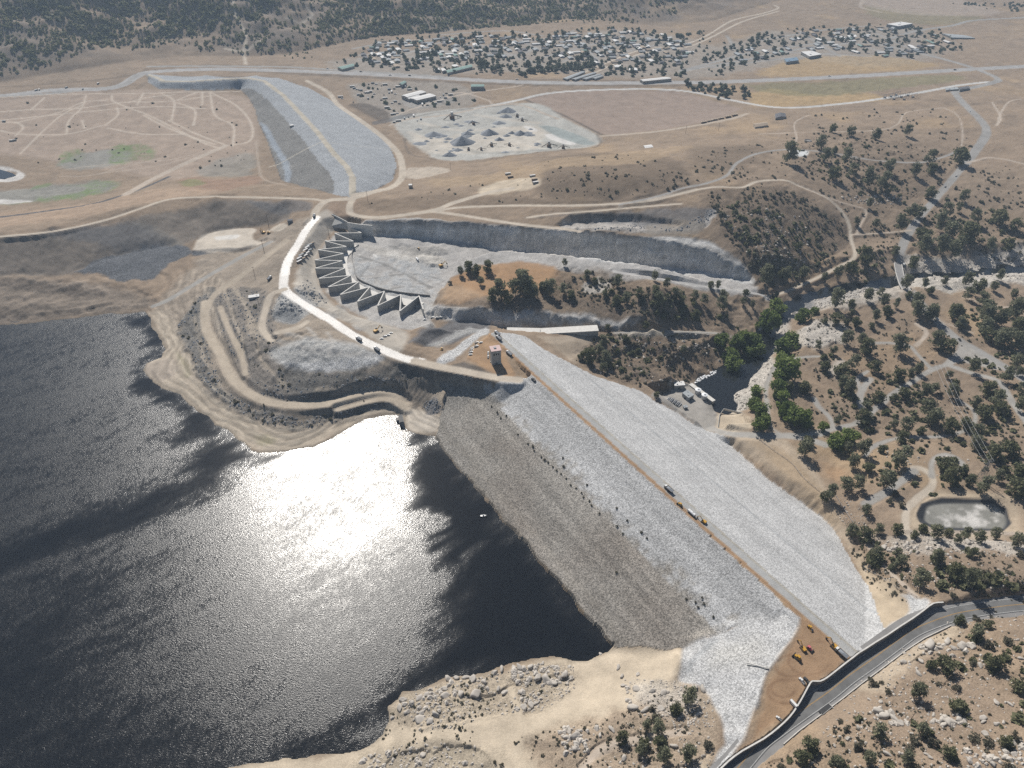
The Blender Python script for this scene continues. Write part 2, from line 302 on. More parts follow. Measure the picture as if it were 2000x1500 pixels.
def lakeH(H):
    up=LZ+.15+np.minimum(lsd*.16,200); inn=np.where(lsd<0,LZ-.3+np.maximum(lsd,-60)*.3,0)
    h=np.where(lsd<0,inn,np.maximum(H,LZ+.1+np.clip(lsd,0,6)*.12))
    k=np.clip(lsd/45,0,1)
    return np.where(lsd<0,inn,h*k+(1-k)*np.minimum(h,up))
H=lakeH(H)
# ---- cuts and fills with real side slopes
def zfun(P,x,y):
    d=np.stack([(x-p[0])**2+(y-p[1])**2+1 for p in P]); wgt=1/d; return (wgt*P[:,2][:,None]).sum(0)/wgt.sum(0)
def region(P,m): 
    return np.where((X>P[:,0].min()-m)&(X<P[:,0].max()+m)&(Y>P[:,1].min()-m)&(Y<P[:,1].max()+m))[0]
def op(pts,k,mode,warp=0,m=150,flat=None):
    global H
    P=np.array([G(*map(float,p)) for p in pts]); I=region(P,m); x,y=X[I],Y[I]
    if warp: x=x+warp*fbm(x,y,16,3,21); y=y+warp*fbm(x,y,16,3,22)
    d=np.maximum(sdf(x,y,P[:,:2]),0); z=zfun(P,x,y) if flat is None else flat
    if mode=='cut': H[I]=np.minimum(H[I],z+k*d+np.maximum(d-m*.55,0)**2*.08)
    elif mode=='fill': H[I]=np.maximum(H[I],z-k*d)
    else: t=np.clip(1-d/k,0,1); t=t*t*(3-2*t); H[I]=H[I]*(1-t)+z*t
    return P
# spillway basin and outlet channel
CHAN=[(722,458,-20),(790,462,-20),(870,470,-22),(930,478,-25),(1000,490,-30),(1114,501,-33),(1240,514,-37),(1360,528,-41),(1465,548,-45),(1490,574,-47),(1440,574,-46),(1360,560,-43),(1240,541,-38),(1114,526,-34),(960,512,-29),(900,528,-26),(880,545,-24),(862,568,-22),(848,590,-21),(838,622,-21),(790,612,-21),(735,585,-21),(690,560,-21),(655,520,-21),(652,480,-20),(690,455,-20)]
op(CHAN,1.9,'cut',5)
op([(1120,434,0),(1250,432,0),(1330,440,0),(1310,449,0),(1200,446,0),(1090,444,0)],1.3,'cut',4,m=60)   # rock bench above the cut
op([(-150,548,-38),(0,538,-37),(140,530,-36),(200,508,-34),(250,494,-33),(330,480,-32),(372,496,-30),(300,560,-36),(100,560,-38),(-150,560,-39)],.52,'cut',4,m=110)
op([(385,484,-29),(410,456,-28),(480,446,-27),(540,436,-24),(500,470,-26),(430,485,-28)],.48,'cut',3,m=90)
op([(612,418,-1),(640,400,-1),(600,430,-1)],.5,'fill',0,m=10)
# approach floor upstream of the weir
op([(648,452,-19),(628,478,-19.5),(612,500,-19.5),(608,545,-19.5),(636,590,-19.5),(690,618,-20),(740,634,-20),(800,648,-20),(838,630,-20),(845,600,-20),(700,560,-20),(660,520,-20),(660,480,-20),(690,450,-20)],.75,'cut',2,m=60)
# old service channel and its cliff
op([(838,618,-26),(900,628,-28),(1000,641,-29),(1100,645,-30),(1170,646,-31),(1260,651,-36),(1250,655,-36),(1170,657,-30),(1050,655,-29),(960,650,-28),(850,645,-26)],1.25,'cut',5)
op([(850,660,-22),(880,650,-24),(905,646,-24),(880,662,-22),(850,676,-18),(825,680,-15)],.8,'cut',3,m=60)
# main dam
dn=(X-A3[0])*NX[0]+(Y-A3[1])*NX[1]; da=(X-A3[0])*AX[0]+(Y-A3[1])*AX[1]
PD=np.array([A3-np.append(AX*3,0)]+pd+[B3+np.append(AX*4,0)]); PU=np.array([A3+np.append(AX*95,0)]+pu[:len(US_TOP)]+pu[len(US_TOP):]+[faceG(1400,1246,-1),faceG(1440,1222,-1),faceG(1500,1217,-1),faceG(1562,1210,-1)])
I=region(np.vstack([PD,PU]),80); x,y=X[I],Y[I]; wv=fbm(x,y,10,3,8)*2
sD=sdf(x+wv,y+wv,PD[:,:2]); sU=sdf(x+wv,y+wv,PU[:,:2])
zD=-np.maximum(dn[I]-HWC,0)*SD; zU=-np.maximum(-dn[I]-HWC,0)*SU
zD=zD+np.where(np.abs(dn[I]-62)<3,.8,0)
h=H[I]
h=np.where(sD<0,zD,h); kk=np.clip(1-(da[I]-25)/50,0,1); h=np.where((sU<0)&(sD>=0),zU*(1-kk)+np.maximum(zU,h)*kk,h)
# blend the ground beside the toe
h=np.where((sD>=0)&(sD<14)&(dn[I]>0)&(sU>0),h+(zD-h)*np.clip(1-sD/14,0,1)**2,h)
h=np.where((sU>=0)&(sU<12)&(dn[I]<0)&(sD>0)&(da[I]>100)&(lsd[I]>0),h+(zU-h)*np.clip(1-sU/12,0,1)**2,h)
crest=(np.abs(dn[I])<HWC)&(da[I]>-3)&(da[I]<LAX+4); h=np.where(crest,0,h)
H[I]=h
isD=np.zeros(X.shape,bool); isU=np.zeros(X.shape,bool); isC=np.zeros(X.shape,bool)
isD[I]=(sD<0)&~crest; isU[I]=(sU<0)&(sD>=0)&~crest; isC[I]=crest
# riprap wing on the near abutment
WING=[(1562,1206,-.5),(1561,1222,-.5),(1545,1252,-.5),(1512,1290,-.5),(1496,1312,-1),(1483,1350,-1),(1470,1395,-1),(1455,1440,-1),(1420,1500,-1),(1385,1560,-1),(1360,1560,-6),(1392,1500,-6),(1418,1455,-7),(1412,1415,-8),(1392,1375,-12),(1378,1350,-15),(1325,1330,-24),(1333,1267,-27),(1400,1240,-17),(1440,1217,-11),(1500,1212,-6)]
PW=op(WING,9,'flat',2,m=40)
# far dam
I=region(AUXP,60); x,y=X[I],Y[I]; sA=sdf(x,y,AUXP[:,:2]); dc,_=pld(x,y,AUXC)
dt=np.maximum(-sA,0); t=np.clip((dc-5)/np.maximum(dc-5+dt,1e-3),0,1); zt=H[I]
h=np.where(sA<0,t*np.minimum(zfun(AUXP,x,y),-1),zt); h=np.where((sA<0)&(dc<5),0,h); H[I]=h
isA=np.zeros(X.shape,bool); isA[I]=sA<0; dcA=np.full(X.shape,1e3); dcA[I]=dc; 
# near highway corridor: retaining wall on the dam side, barrier on the hill side
HW=P_([(1385,1560),(1410,1530),(1443,1497),(1483,1450),(1517,1423),(1567,1387),(1617,1352),(1657,1320),(1700,1290),(1750,1253),(1783,1230),(1817,1215),(1860,1200),(1900,1192),(1950,1185),(2000,1180),(2150,1170),(2300,1165)])
WALLPX=[(1360,1560),(1395,1515),(1422,1487),(1450,1466),(1491,1443),(1520,1421),(1542,1400),(1556,1381),(1570,1357),(1583,1333),(1590,1330),(1602,1330),(1614,1324),(1626,1315),(1650,1296),(1667,1283),(1677,1275),(1690,1267),(1710,1254),(1733,1240),(1758,1223),(1783,1207),(1805,1191),(1823,1178),(1843,1176)]
WALL=np.array([G(float(a),float(b),1.2 if a<1560 else 2.6) for a,b in WALLPX])
EDGE=[(1440,1545),(1455,1518),(1483,1492),(1530,1454),(1560,1428),(1617,1386),(1645,1365),(1683,1335),(1733,1298),(1770,1270),(1805,1247),(1857,1222),(1900,1211),(2000,1199),(2150,1190),(2300,1188)]
ED=np.array([G(float(a),float(b),-2.5) for a,b in EDGE])
CORR=np.vstack([WALL[:,:2],[G(1900.,1174.,-2.5)[:2],G(2000.,1162.,-2.5)[:2],G(2300.,1148.,-2.5)[:2]],ED[::-1,:2]])
I=region(np.hstack([CORR,CORR[:,:1]]),90); d=sdf(X[I],Y[I],CORR); left=sdf(X[I],Y[I],np.vstack([WALL[:,:2]+[0,0],[A3[0],Y.max()*0+B3[1]+200]]))
H[I]=np.where(d<0,-2.6,np.minimum(H[I],-2.6+np.maximum(d,0)*.75+np.maximum(d-30,0)**2*.1)); H[I]=np.maximum(H[I],-2.6-np.maximum(d,0)*.6)
PADP=np.vstack([WALL[1:17,:2]+[-.9,.5],[B3[:2]+NX*-4],[A3[:2]+AX*(LAX-95)-NX*4],[G(1561.,1222.,0.)[:2],G(1545.,1252.,0.)[:2],G(1512.,1290.,0.)[:2],G(1496.,1312.,0.)[:2],G(1483.,1350.,0.)[:2],G(1470.,1395.,0.)[:2],G(1455.,1440.,0.)[:2],G(1430.,1470.,0.)[:2]]])
I=region(np.hstack([PADP,PADP[:,:1]]),12); d=sdf(X[I],Y[I],PADP); H[I]=np.where(d<0,-.15,np.where(d<1.5,np.maximum(H[I],-.15-d*1.2),H[I]))
I=np.where((np.abs((X-A3[0])*NX[0]+(Y-A3[1])*NX[1])<HWC)&((X-A3[0])*AX[0]+(Y-A3[1])*AX[1]>LAX-60)&((X-A3[0])*AX[0]+(Y-A3[1])*AX[1]<LAX+3))[0]; H[I]=0
# pads
op([(948,660,-.5),(962,653,-.5),(1010,742,-.5),(985,745,-.5),(958,727,-1),(915,697,-1),(925,680,-1)],.75,'fill',0,m=70)
op([(378,488,-29),(385,470,-28),(420,452,-27),(470,446,-26),(500,447,-26),(492,460,-26),(498,470,-26),(520,472,-26),(470,484,-28)],6,'flat',0,m=30)
op([(1398,812,-57),(1410,806,-57),(1450,812,-57),(1462,840,-56),(1405,842,-57)],4,'flat',0,m=20)
op([(1270,772,-56.5),(1320,756,-57),(1360,752,-58),(1390,780,-58),(1392,805,-58),(1400,835,-57),(1380,842,-56),(1330,808,-55)],6,'flat',0,m=30)
# lined pond
op([(1806,1000,-29),(1812,990,-29),(1840,983,-29),(1925,984,-29),(1950,992,-29),(1966,1012,-29),(1962,1030,-29),(1940,1034,-29),(1830,1029,-29),(1805,1016,-29)],.45,'cut',0,m=40)
op([(1790,1003,-25.2),(1800,982,-25.2),(1840,970,-25.2),(1940,973,-25.2),(1968,992,-25.2),(1978,1022,-25.2),(1958,1042,-25.2),(1830,1038,-25.2),(1794,1022,-25.2)],.5,'fill',0,m=40)
op([(1806,1000,-29),(1812,990,-29),(1840,983,-29),(1925,984,-29),(1950,992,-29),(1966,1012,-29),(1962,1030,-29),(1940,1034,-29),(1830,1029,-29),(1805,1016,-29)],.45,'cut',0,m=10)
# river pool and river
RZ=-61.
I=np.where((X>100)&(X<1800)&(Y>500)&(Y<1300)&(H<-59.3+fbm(X,Y,30,3,77)*2))[0]; H[I]=-59.3+fbm(X[I],Y[I],30,3,77)*2
op([(1360,748,-64),(1400,730,-64),(1450,705,-64),(1480,668,-64),(1493,640,-64),(1510,640,-64),(1500,690,-64),(1470,722,-64),(1446,752,-64),(1425,775,-64),(1431,800,-64),(1418,806,-64),(1404,803,-64),(1398,785,-64),(1375,765,-64)],.45,'cut',3,m=60)
RIV=cat([(1480,668),(1497,640),(1520,612),(1560,588),(1610,575),(1660,562),(1710,556),(1760,545),(1810,538),(1870,541),(1940,532),(2010,530),(2120,520)],4)
RIVP=np.array([G(a,b,-62.5) for a,b in RIV]); I=region(RIVP,50); d,_=pld(X[I],Y[I],RIVP); H[I]=np.minimum(H[I],-64+np.maximum(d-4,0)*.42+np.maximum(d-50,0)**2*.06+fbm(X[I],Y[I],9,3,31)*3)
op([(-200,328,-34.5),(0,331,-34.5),(24,338,-34.5),(32,343,-34.5),(10,349,-34.5),(-200,356,-34.5)],.25,'cut',0,m=40)
# mounds: photo column, row, height, radius
for a,b,hh,rr in [(562,600,7,20),(545,612,5,14),(590,568,4,16),(612,572,5,14),(660,610,4,14),(690,620,3,12),(718,634,3,16),(560,655,4,16),(600,662,5,18),(585,690,6,24),(640,690,5,20),(530,660,3,12),(700,692,3,16),(455,640,3,20),(480,660,4,18),(490,590,3,14),(1085,378,4,30),(915,480,0,10),(1280,575,7,26)]:
    H_=None; p=G(float(a),float(b),-8.); I=np.where((np.abs(X-p[0])<rr*2.5)&(np.abs(Y-p[1])<rr*2.5))[0]; q=np.hypot(X[I]-p[0],Y[I]-p[1])/rr; H[I]+=hh*np.exp(-q*q)*(1+.5*fbm(X[I],Y[I],6,2,40))
H=np.where(lsd<0,np.minimum(H,LZ-.4),H)
# ---------------------------------------------------------------- look-up and survey by line of sight
def hlook(x,y,HH=None):
    HH=H2 if HH is None else HH
    x=np.asarray(x,float);y=np.asarray(y,float); j=np.clip(np.searchsorted(ys,y)-1,0,NR-2); v=np.clip((y-ys[j])/(ys[j+1]-ys[j]),0,1)
    def row(jj):
        s=x/WY(ys[jj]); i=np.clip(np.searchsorted(ss,s)-1,0,NCC-2); u=np.clip((s-ss[i])/(ss[i+1]-ss[i]),0,1); return HH[jj,i]*(1-u)+HH[jj,i+1]*u
    return row(j)*(1-v)+row(j+1)*v
def survey(pts,HH=None):
    P=np.array(pts,float)[:,:2]; u=P[:,0]-1000;v=P[:,1]-750; dx=u;dy=FPX*CT-v*ST;dz=-(FPX*ST+v*CT); dz=np.minimum(dz,-6.)
    t0=300/-dz; t1=CAMZ*1.45/-dz; N=420; res=None; prev=None; done=np.zeros(len(P),bool); T=t1.copy()
    tp=t0.copy(); gp=np.full(len(P),1e3)
    for k in range(N+1):
        t=t0+(t1-t0)*(k/N); g=CAMZ+dz*t-hlook(dx*t,dy*t,HH); hit=(g<=0)&~done
        T=np.where(hit,tp+(t-tp)*gp/(gp-g+1e-9),T); done|=hit; tp=t;gp=g
    return np.stack([dx*T,dy*T,CAMZ+dz*T],-1)
H2=H.reshape(NR,NCC)
# ================================================================ GROUND COVER (surface colours, with shade painted into a few slopes)
K=dict(tan=(.285,.218,.158),tan2=(.265,.203,.148),brown=(.160,.122,.088),dkbrown=(.115,.095,.078),sand=(.50,.425,.325),pale=(.56,.50,.42),orange=(.36,.225,.125),orange2=(.37,.275,.175),
 road=(.47,.41,.335),track=(.43,.365,.30),asph=(.215,.212,.208),asph2=(.30,.29,.275),park=(.33,.315,.29),rip=(.47,.47,.465),ripblue=(.37,.37,.36),ripbrown=(.30,.28,.25),ripdark_shade=(.125,.13,.14),
 crestgrey=(.36,.36,.35),crestdirt=(.34,.225,.135),rock=(.27,.265,.26),bluerock=(.50,.495,.48),granite=(.46,.43,.385),mud=(.25,.245,.22),green=(.115,.20,.055),olive=(.20,.19,.10),gold=(.40,.285,.145),field=(.30,.245,.20),
 quarry=(.40,.395,.365),white=(.66,.65,.62),haul=(.50,.48,.45),conc=(.50,.49,.47),shore=(.42,.36,.285),salt=(.62,.60,.57),pond=(.27,.30,.29),townc=(.30,.27,.235),asphdark=(.10,.10,.105),red=(.27,.17,.12),spill=(.41,.40,.385),darkdirt=(.085,.072,.06),liner=(.045,.047,.052))
n20=fbm(X,Y,20,4,101); n60=fbm(X,Y,60,4,102); n7=fbm(X,Y,7,3,103); n200=fbm(X,Y,220,4,104)
col=np.tile(np.array(K['tan']),(X.size,1)); col*=(1+.22*n60+.12*n200+.16*n20)[:,None]
m=np.clip(n60*2.2+n20+.1,0,1)[:,None]*.5; col=col*(1-m)+np.array(K['brown'])*1.25*m
grain=np.full(X.size,.22); rough=np.full(X.size,.5); cls=np.zeros(X.size,np.int8)
CL=dict(ground=0,dam_face=1,dam_new=2,dam_down=3,dam_crest=4,aux_face=5,aux_down=6,aux_crest=7,highway=8,dirt=9,haul=10,park=11,spill=12,riprap=13,path=14)
def blend(I,a,c,gr=None,ro=None,cl=None,var=.12,thr=.5):
    c=np.array(K[c] if isinstance(c,str) else c); vv=(1+var*(n20[I]*1.3+n7[I]*1.2))[:,None]
    col[I]=col[I]*(1-a[:,None])+c*vv*a[:,None]
    if gr is not None: grain[I]=grain[I]*(1-a)+gr*a
    if ro is not None: rough[I]=rough[I]*(1-a)+ro*a
    if cl is not None: cls[I[a>thr]]=CL[cl]
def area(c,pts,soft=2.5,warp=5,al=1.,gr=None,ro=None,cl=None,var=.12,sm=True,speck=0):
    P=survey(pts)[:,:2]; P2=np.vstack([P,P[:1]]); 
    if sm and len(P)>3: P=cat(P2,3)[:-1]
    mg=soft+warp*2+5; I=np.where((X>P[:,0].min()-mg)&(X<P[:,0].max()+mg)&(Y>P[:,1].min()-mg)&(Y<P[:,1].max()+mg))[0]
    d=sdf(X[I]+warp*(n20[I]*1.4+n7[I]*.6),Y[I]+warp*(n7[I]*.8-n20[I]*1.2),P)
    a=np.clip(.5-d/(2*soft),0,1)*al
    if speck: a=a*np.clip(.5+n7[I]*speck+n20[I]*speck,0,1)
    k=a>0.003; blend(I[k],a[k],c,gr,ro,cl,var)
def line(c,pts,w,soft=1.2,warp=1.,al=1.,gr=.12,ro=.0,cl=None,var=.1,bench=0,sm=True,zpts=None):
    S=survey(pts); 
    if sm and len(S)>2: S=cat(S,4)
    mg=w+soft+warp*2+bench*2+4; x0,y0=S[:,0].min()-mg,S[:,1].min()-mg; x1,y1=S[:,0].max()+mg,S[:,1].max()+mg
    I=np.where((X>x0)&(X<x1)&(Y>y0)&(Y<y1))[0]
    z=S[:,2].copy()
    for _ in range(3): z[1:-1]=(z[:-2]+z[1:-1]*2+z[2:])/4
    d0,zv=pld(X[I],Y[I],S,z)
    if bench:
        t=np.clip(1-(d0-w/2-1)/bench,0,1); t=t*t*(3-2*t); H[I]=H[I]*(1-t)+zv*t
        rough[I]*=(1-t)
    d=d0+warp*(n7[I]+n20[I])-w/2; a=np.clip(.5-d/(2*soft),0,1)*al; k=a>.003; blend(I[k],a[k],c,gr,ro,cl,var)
    return S
def P(s): return [tuple(float(q) for q in t.split(',')) for t in s.split()]
# mountains: brush-covered, darker soil between the trees
gI=np.clip(fbm(X,Y,90,4,140)*2.2-.1,0,1)*(X>-50); blend(np.arange(X.size),gI*.55,(.375,.272,.165))
gI=np.clip(fbm(X,Y,38,4,141)*2.6-.35,0,1)*.5; blend(np.arange(X.size),gI,(.20,.155,.115))
mI=np.where(MOUNT>.01)[0]; blend(mI,MOUNT[mI]*np.clip(.5+n60[mI]*.9+n200[mI],0,1),(.20,.165,.135),.5,.3); rough[mI]=.2
# general tones, far to near
area((.285,.222,.180),P('1020,192 1090,179 1300,177 1345,182 1450,212 1400,234 1300,252 1200,264 1175,262'),3,1,gr=.05,ro=0,var=.05,sm=False); line('dkbrown',P('1020,192 1100,225 1176,263'),6,2,1); line('pale',P('1176,266 1290,256 1410,236 1460,222'),9,4,2,al=.6)
area('townc',P('640,120 760,104 900,92 1050,80 1200,60 1330,70 1400,90 1500,60 1600,70 1750,50 1850,70 1870,100 1720,130 1560,118 1400,150 1200,150 1000,140 800,150 660,140'),20,20,.75,.5)
area('townc',P('680,165 800,158 900,165 930,200 850,220 760,235 700,205'),8,6,.8,.5)
area('gold',P('1500,130 1540,118 1600,112 1700,108 1790,118 1830,130 1700,142 1520,150 1480,146'),6,10,.55,.3)
area('gold',P('1460,190 1500,172 1600,185 1700,182 1720,196 1560,206 1480,208'),6,12,.7,.3); area('olive',P('1460,165 1640,158 1760,150 1860,146 1880,156 1760,172 1600,188 1480,178'),8,10,.6,.3)
area('olive',P('1690,10 1850,30 1920,32 1860,48 1760,44 1700,30'),12,15,.45); area('tan',P('1800,60 1920,50 2020,60 2020,120 1880,116 1820,100'),12,12,.6)
area((.36,.30,.25),P('1680,0 1780,-20 1960,24 1800,30 1700,14'),10,6,.6); line('track',P('1685,0 1682,14 1720,24'),8,6,2)
area('brown',P('1050,315 1130,300 1220,300 1300,305 1340,330 1345,360 1300,372 1180,388 1100,392 1060,380 1050,350'),12,10,.85,.35,.3)
area('brown',P('1340,290 1420,285 1500,290 1480,320 1400,345 1350,330'),12,12,.7); area('brown',P('700,395 860,380 1000,385 1100,392 1240,392 1180,400 900,402 760,415'),5,6,.6); area('brown',P('1380,375 1500,362 1560,380 1640,430 1668,470 1620,510 1560,560 1490,560 1440,490 1400,440 1370,410'),12,12,.75,.75,1.0)
area('dkbrown',P('1430,400 1500,380 1580,420 1600,470 1540,540 1480,530 1440,470'),14,18,.45,.8,1.2,speck=1.4)
area('brown',P('1600,250 1700,260 1800,280 1860,310 1840,360 1760,400 1640,380 1560,330 1540,300'),14,14,.6,.5,.8,speck=1)
area('tan2',P('1880,330 1960,320 2100,330 2100,420 1960,410 1880,400 1850,380'),10,8,.8)
area('brown',P('1700,300 1790,300 1850,330 1800,380 1740,420 1690,400'),12,10,.45)
area('brown',P('1700,400 1780,420 1840,420 2000,440 2100,470 2000,500 1860,500 1780,480 1700,470'),12,14,.6,.5,.8,speck=1)
area('brown',P('1560,620 1700,600 1800,620 1900,660 2100,720 2100,1000 1990,960 1880,880 1700,840 1600,860 1540,800 1540,700'),16,16,.5,.45,.6,speck=1.2)
area('brown',P('1640,1000 1760,1030 1900,1080 2100,1080 2100,1180 1900,1170 1760,1180 1700,1140 1660,1060'),12,12,.55,.6,.8,speck=1)
area('tan2',P('1480,1500 1560,1460 1700,1380 1800,1260 1900,1200 2100,1170 2100,1600 1500,1600'),12,10,.7,.45,.7)
area('sand',P('1660,1340 1700,1310 1760,1270 1830,1215 1900,1200 1860,1240 1800,1290 1720,1350'),4,6,.6,.3)
area((.36,.255,.155),P('1580,470 1660,520 1640,540 1540,570 1500,560'),12,16,.35); area((.36,.255,.155),P('1620,700 1760,640 1840,700 1720,760'),14,16,.3)
area((.235,.185,.135),P('1880,330 2100,330 2100,430 1850,410'),12,12,.35)
# reservoir flats
area((.335,.265,.21),P('-200,190 0,185 240,175 400,178 490,192 500,240 500,300 430,330 350,350 200,330 0,300 -200,300'),10,8,.9,.12,.15)
area('mud',P('150,300 210,292 260,296 240,318 200,328 140,330 110,320'),6,8,.9); area((.15,.20,.085),P('112,322 130,300 160,294 158,312'),5,9,1.,.25,0,speck=.7); area((.15,.20,.085),P('212,320 225,288 250,282 285,284 304,296 298,310 262,312 240,322'),5,9,1.,.25,0,speck=.7)
area('mud',P('-100,375 60,366 140,358 200,352 228,362 180,380 80,392 -100,402'),8,8,.9); area((.15,.20,.085),P('130,362 190,352 232,356 226,368 196,378 120,392 40,398 0,398 40,390 130,380 180,368'),5,9,1.,.25,0,speck=.7); area('green',P('60,366 100,358 96,364 64,370'),3,5,.5)
area('salt',P('-100,388 20,389 60,391 40,396 -100,398'),3,3,.8); area('salt',P('-100,322 0,325 30,332 48,340 40,350 0,356 -100,360 -100,352 0,348 28,344 20,334 -100,330'),3,3,.9)
area('red',P('350,352 380,346 430,352 500,342 510,356 440,372 360,372'),6,6,.6); area('green',P('350,356 385,350 400,360 365,366'),4,5,.4); area('mud',P('385,335 430,310 490,300 500,325 470,345 400,344'),6,6,.6)
area((.36,.265,.19),P('-100,430 100,405 240,385 330,365 430,372 400,382 300,395 150,425 -100,455'),5,5,.7)
# bluff and shore benches
area((.165,.145,.125),P('-100,478 60,462 160,448 250,432 330,412 420,392 500,394 560,402 560,430 500,442 430,455 380,470 330,492 230,510 140,535 0,540 -100,545'),5,6,.85,.25,.6)  # bluff face painted darker: its shade away from the sun is in the colour
area((.21,.19,.165),P('250,432 330,480 360,476 300,440'),3,3,.7); area((.13,.135,.145),P('80,462 250,432 330,480 280,495 160,470'),8,8,.55)
area('ripdark_shade',P('140,538 190,508 250,492 320,480 365,482 374,496 335,510 320,528 290,545 250,549 220,546 200,536 160,532'),2,5,1,1.0,.4,cl='riprap')
area('ripdark_shade',P('372,492 420,484 480,477 515,478 480,486 420,496 380,500'),2,3,1,1.0,.3)
area((.18,.155,.13),P('-100,545 100,545 230,560 300,590 240,610 100,620 -100,628'),8,8,.7,.5,1.3); area('dkbrown',P('-100,548 80,552 200,568 180,578 60,566 -100,565'),4,8,.7,.6,1.5); area('dkbrown',P('-100,604 40,606 60,618 170,606 110,628 0,634 -100,636'),4,8,.6,.6,1.5)
area('dkbrown',P('405,470 400,410 440,402 490,404 480,412 430,420'),2,4,0); area('darkdirt',P('405,410 425,394 445,404 415,416'),2,3,.7); area('ripdark_shade',P('485,396 540,392 605,394 600,410 520,412'),4,5,.6,.7,.6)
# peninsula
area((.30,.255,.205),P('300,610 340,560 400,500 480,470 560,440 620,420 640,400 600,480 560,540 560,560 640,620 760,690 900,735 870,760 850,850 800,850 780,810 700,830 600,878 510,880 420,820 330,765 285,730 280,710 320,690'),8,6,.9,.3,.6)
area('shore',P('292,612 330,615 350,660 372,700 395,755 430,790 500,828 580,842 660,826 740,792 790,785 800,815 740,812 680,838 600,878 520,888 450,855 380,800 300,750 275,725 290,705 322,690 312,655'),5,5,.95,.15,.2)
area((.34,.29,.24),P('285,712 330,700 350,712 340,735 310,745 285,730'),4,4,.8); area('olive',P('345,690 362,700 372,730 360,735 352,710'),3,4,.5); area('olive',P('495,850 520,850 540,864 510,868'),3,3,.6)
area((.155,.15,.14),P('345,635 380,600 410,560 420,580 400,640 410,700 440,760 500,800 590,818 680,800 760,775 790,770 760,790 680,818 600,836 520,826 440,790 390,740 370,690'),4,8,.85,.85,1.0)
area((.19,.175,.16),P('410,580 470,560 520,570 535,620 545,680 600,725 700,730 780,722 850,735 865,750 760,760 680,785 590,795 510,780 470,720 430,650'),5,8,.75,.85,1.0)
area('ripblue',P('535,600 545,575 570,580 600,605 590,622 560,632 535,625'),3,4,.9,1.0,.35,var=.04); area((.17,.18,.19),P('538,612 565,602 585,612 580,628 545,630'),4,6,.7,.7,.8)
area('ripblue',P('575,565 600,545 622,560 640,592 620,600 590,590'),3,4,.9,1.0,.35,var=.04); area('ripblue',P('635,610 665,598 680,612 665,622 640,622'),3,4,.8,.8,.6); area('ripblue',P('690,628 720,622 748,632 738,644 700,646'),3,4,.9,1.0,.35,var=.04)
area('ripblue',P('525,690 560,672 600,660 660,668 710,676 740,694 720,716 640,728 580,720 540,705'),4,5,.95,.8,.4,var=.06); area('rip',P('548,706 600,712 680,700 735,690 748,702 700,724 620,728 570,722'),3,4,.9,1.0,.5,cl='riprap')
area((.135,.13,.12),P('560,715 640,738 700,730 780,712 850,728 870,745 800,742 720,750 660,770 600,775 540,750'),5,8,.8,.8,1.0)
area((.19,.165,.135),P('700,742 800,735 880,748 800,765 700,780'),6,6,.5)
for k,(dy) in enumerate((0,7,14,21,28)): line((.17,.145,.115),[(560-3*k,836-dy*.9),(640,832-dy),(720,800-dy),(770,782-dy*.8),(800-8*k,784-dy*.6)],1.6,1.2,1,.5)
for k in range(6): line((.30,.255,.20) if k%2 else (.50,.44,.35),[(300+k*9,640+k*4),(330+k*9,700),(372+k*6,770-k*8),(450+k*4,830-k*8),(520,868-k*7),(600,862-k*7)],1.8,1.5,1.5,.5)
area('pale',P('788,800 815,800 850,812 862,822 846,845 800,842 790,820'),3,2,.9,.1,0); area((.42,.36,.28),P('850,742 872,760 868,800 858,818 848,810 856,780'),4,4,.6)
area('ripdark_shade',P('826,792 850,776 866,800 852,812 830,808'),3,6,.8,.9,1.2)
for s in ('560,650 600,660 660,665 720,680','545,665 600,680 660,690 720,695','600,640 620,665 610,690','640,650 650,670 640,695'): line((.43,.41,.38),P(s),4,3,2,al=.7)
for s in ('400,560 420,620 440,680','430,545 450,600 470,660 480,720','380,620 400,700 430,750','470,580 500,640 510,700 560,760','455,560 480,600 490,650','620,760 700,755 760,745'): line('shore',P(s),4,3,3,al=.75,gr=.3)
# construction platform
area((.40,.365,.315),P('600,430 640,410 655,440 635,465 622,500 620,545 640,585 690,615 770,640 800,660 770,690 700,640 640,610 595,570 575,555 590,500'),4,4,.95,.15,.1)
area('pale',P('378,488 385,470 420,452 470,446 500,447 492,460 498,470 520,472 470,484 420,494'),2,2,.95,.08,0,cl='path'); area('white',P('418,463 465,458 462,466 425,469'),1.5,1,.7); area((.48,.43,.36),P('520,452 545,438 562,440 545,452'),2,1,.8)
# spillway floor, walls, knoll
area('spill',P('652,462 700,440 800,450 930,470 1114,500 1360,526 1480,560 1440,575 1240,546 1114,530 960,516 885,545 845,590 838,640 740,630 660,590 625,545 628,490'),3,4,.9,.45,.5)
area((.52,.51,.49),P('720,500 800,510 850,540 850,580 780,580 720,560 700,530'),6,12,.75,.6,.5,speck=1.2,cl='spill')
area((.66,.65,.62),P('700,490 850,505 852,590 790,610 700,570 680,530'),6,10,.8,.5,.4,speck=2.4); area((.24,.25,.26),P('690,500 850,510 852,590 790,605 700,560'),5,9,.7,.7,.6,speck=2.0)
for s in ('700,500 760,520 840,560','720,545 800,535 860,545','760,480 850,500 870,520','740,570 800,560 840,575','720,520 700,550 730,575'): line((.22,.215,.205),P(s),3.5,1.5,3,al=.85)
area((.30,.285,.26),P('770,478 860,486 865,498 800,495'),4,6,.6,.7,1.4); area((.33,.31,.28),P('820,500 860,505 862,520 835,520'),3,5,.6,.7,1.6)
area((.50,.47,.42),P('700,475 780,490 860,500 870,520 800,512 720,490'),3,4,.5)
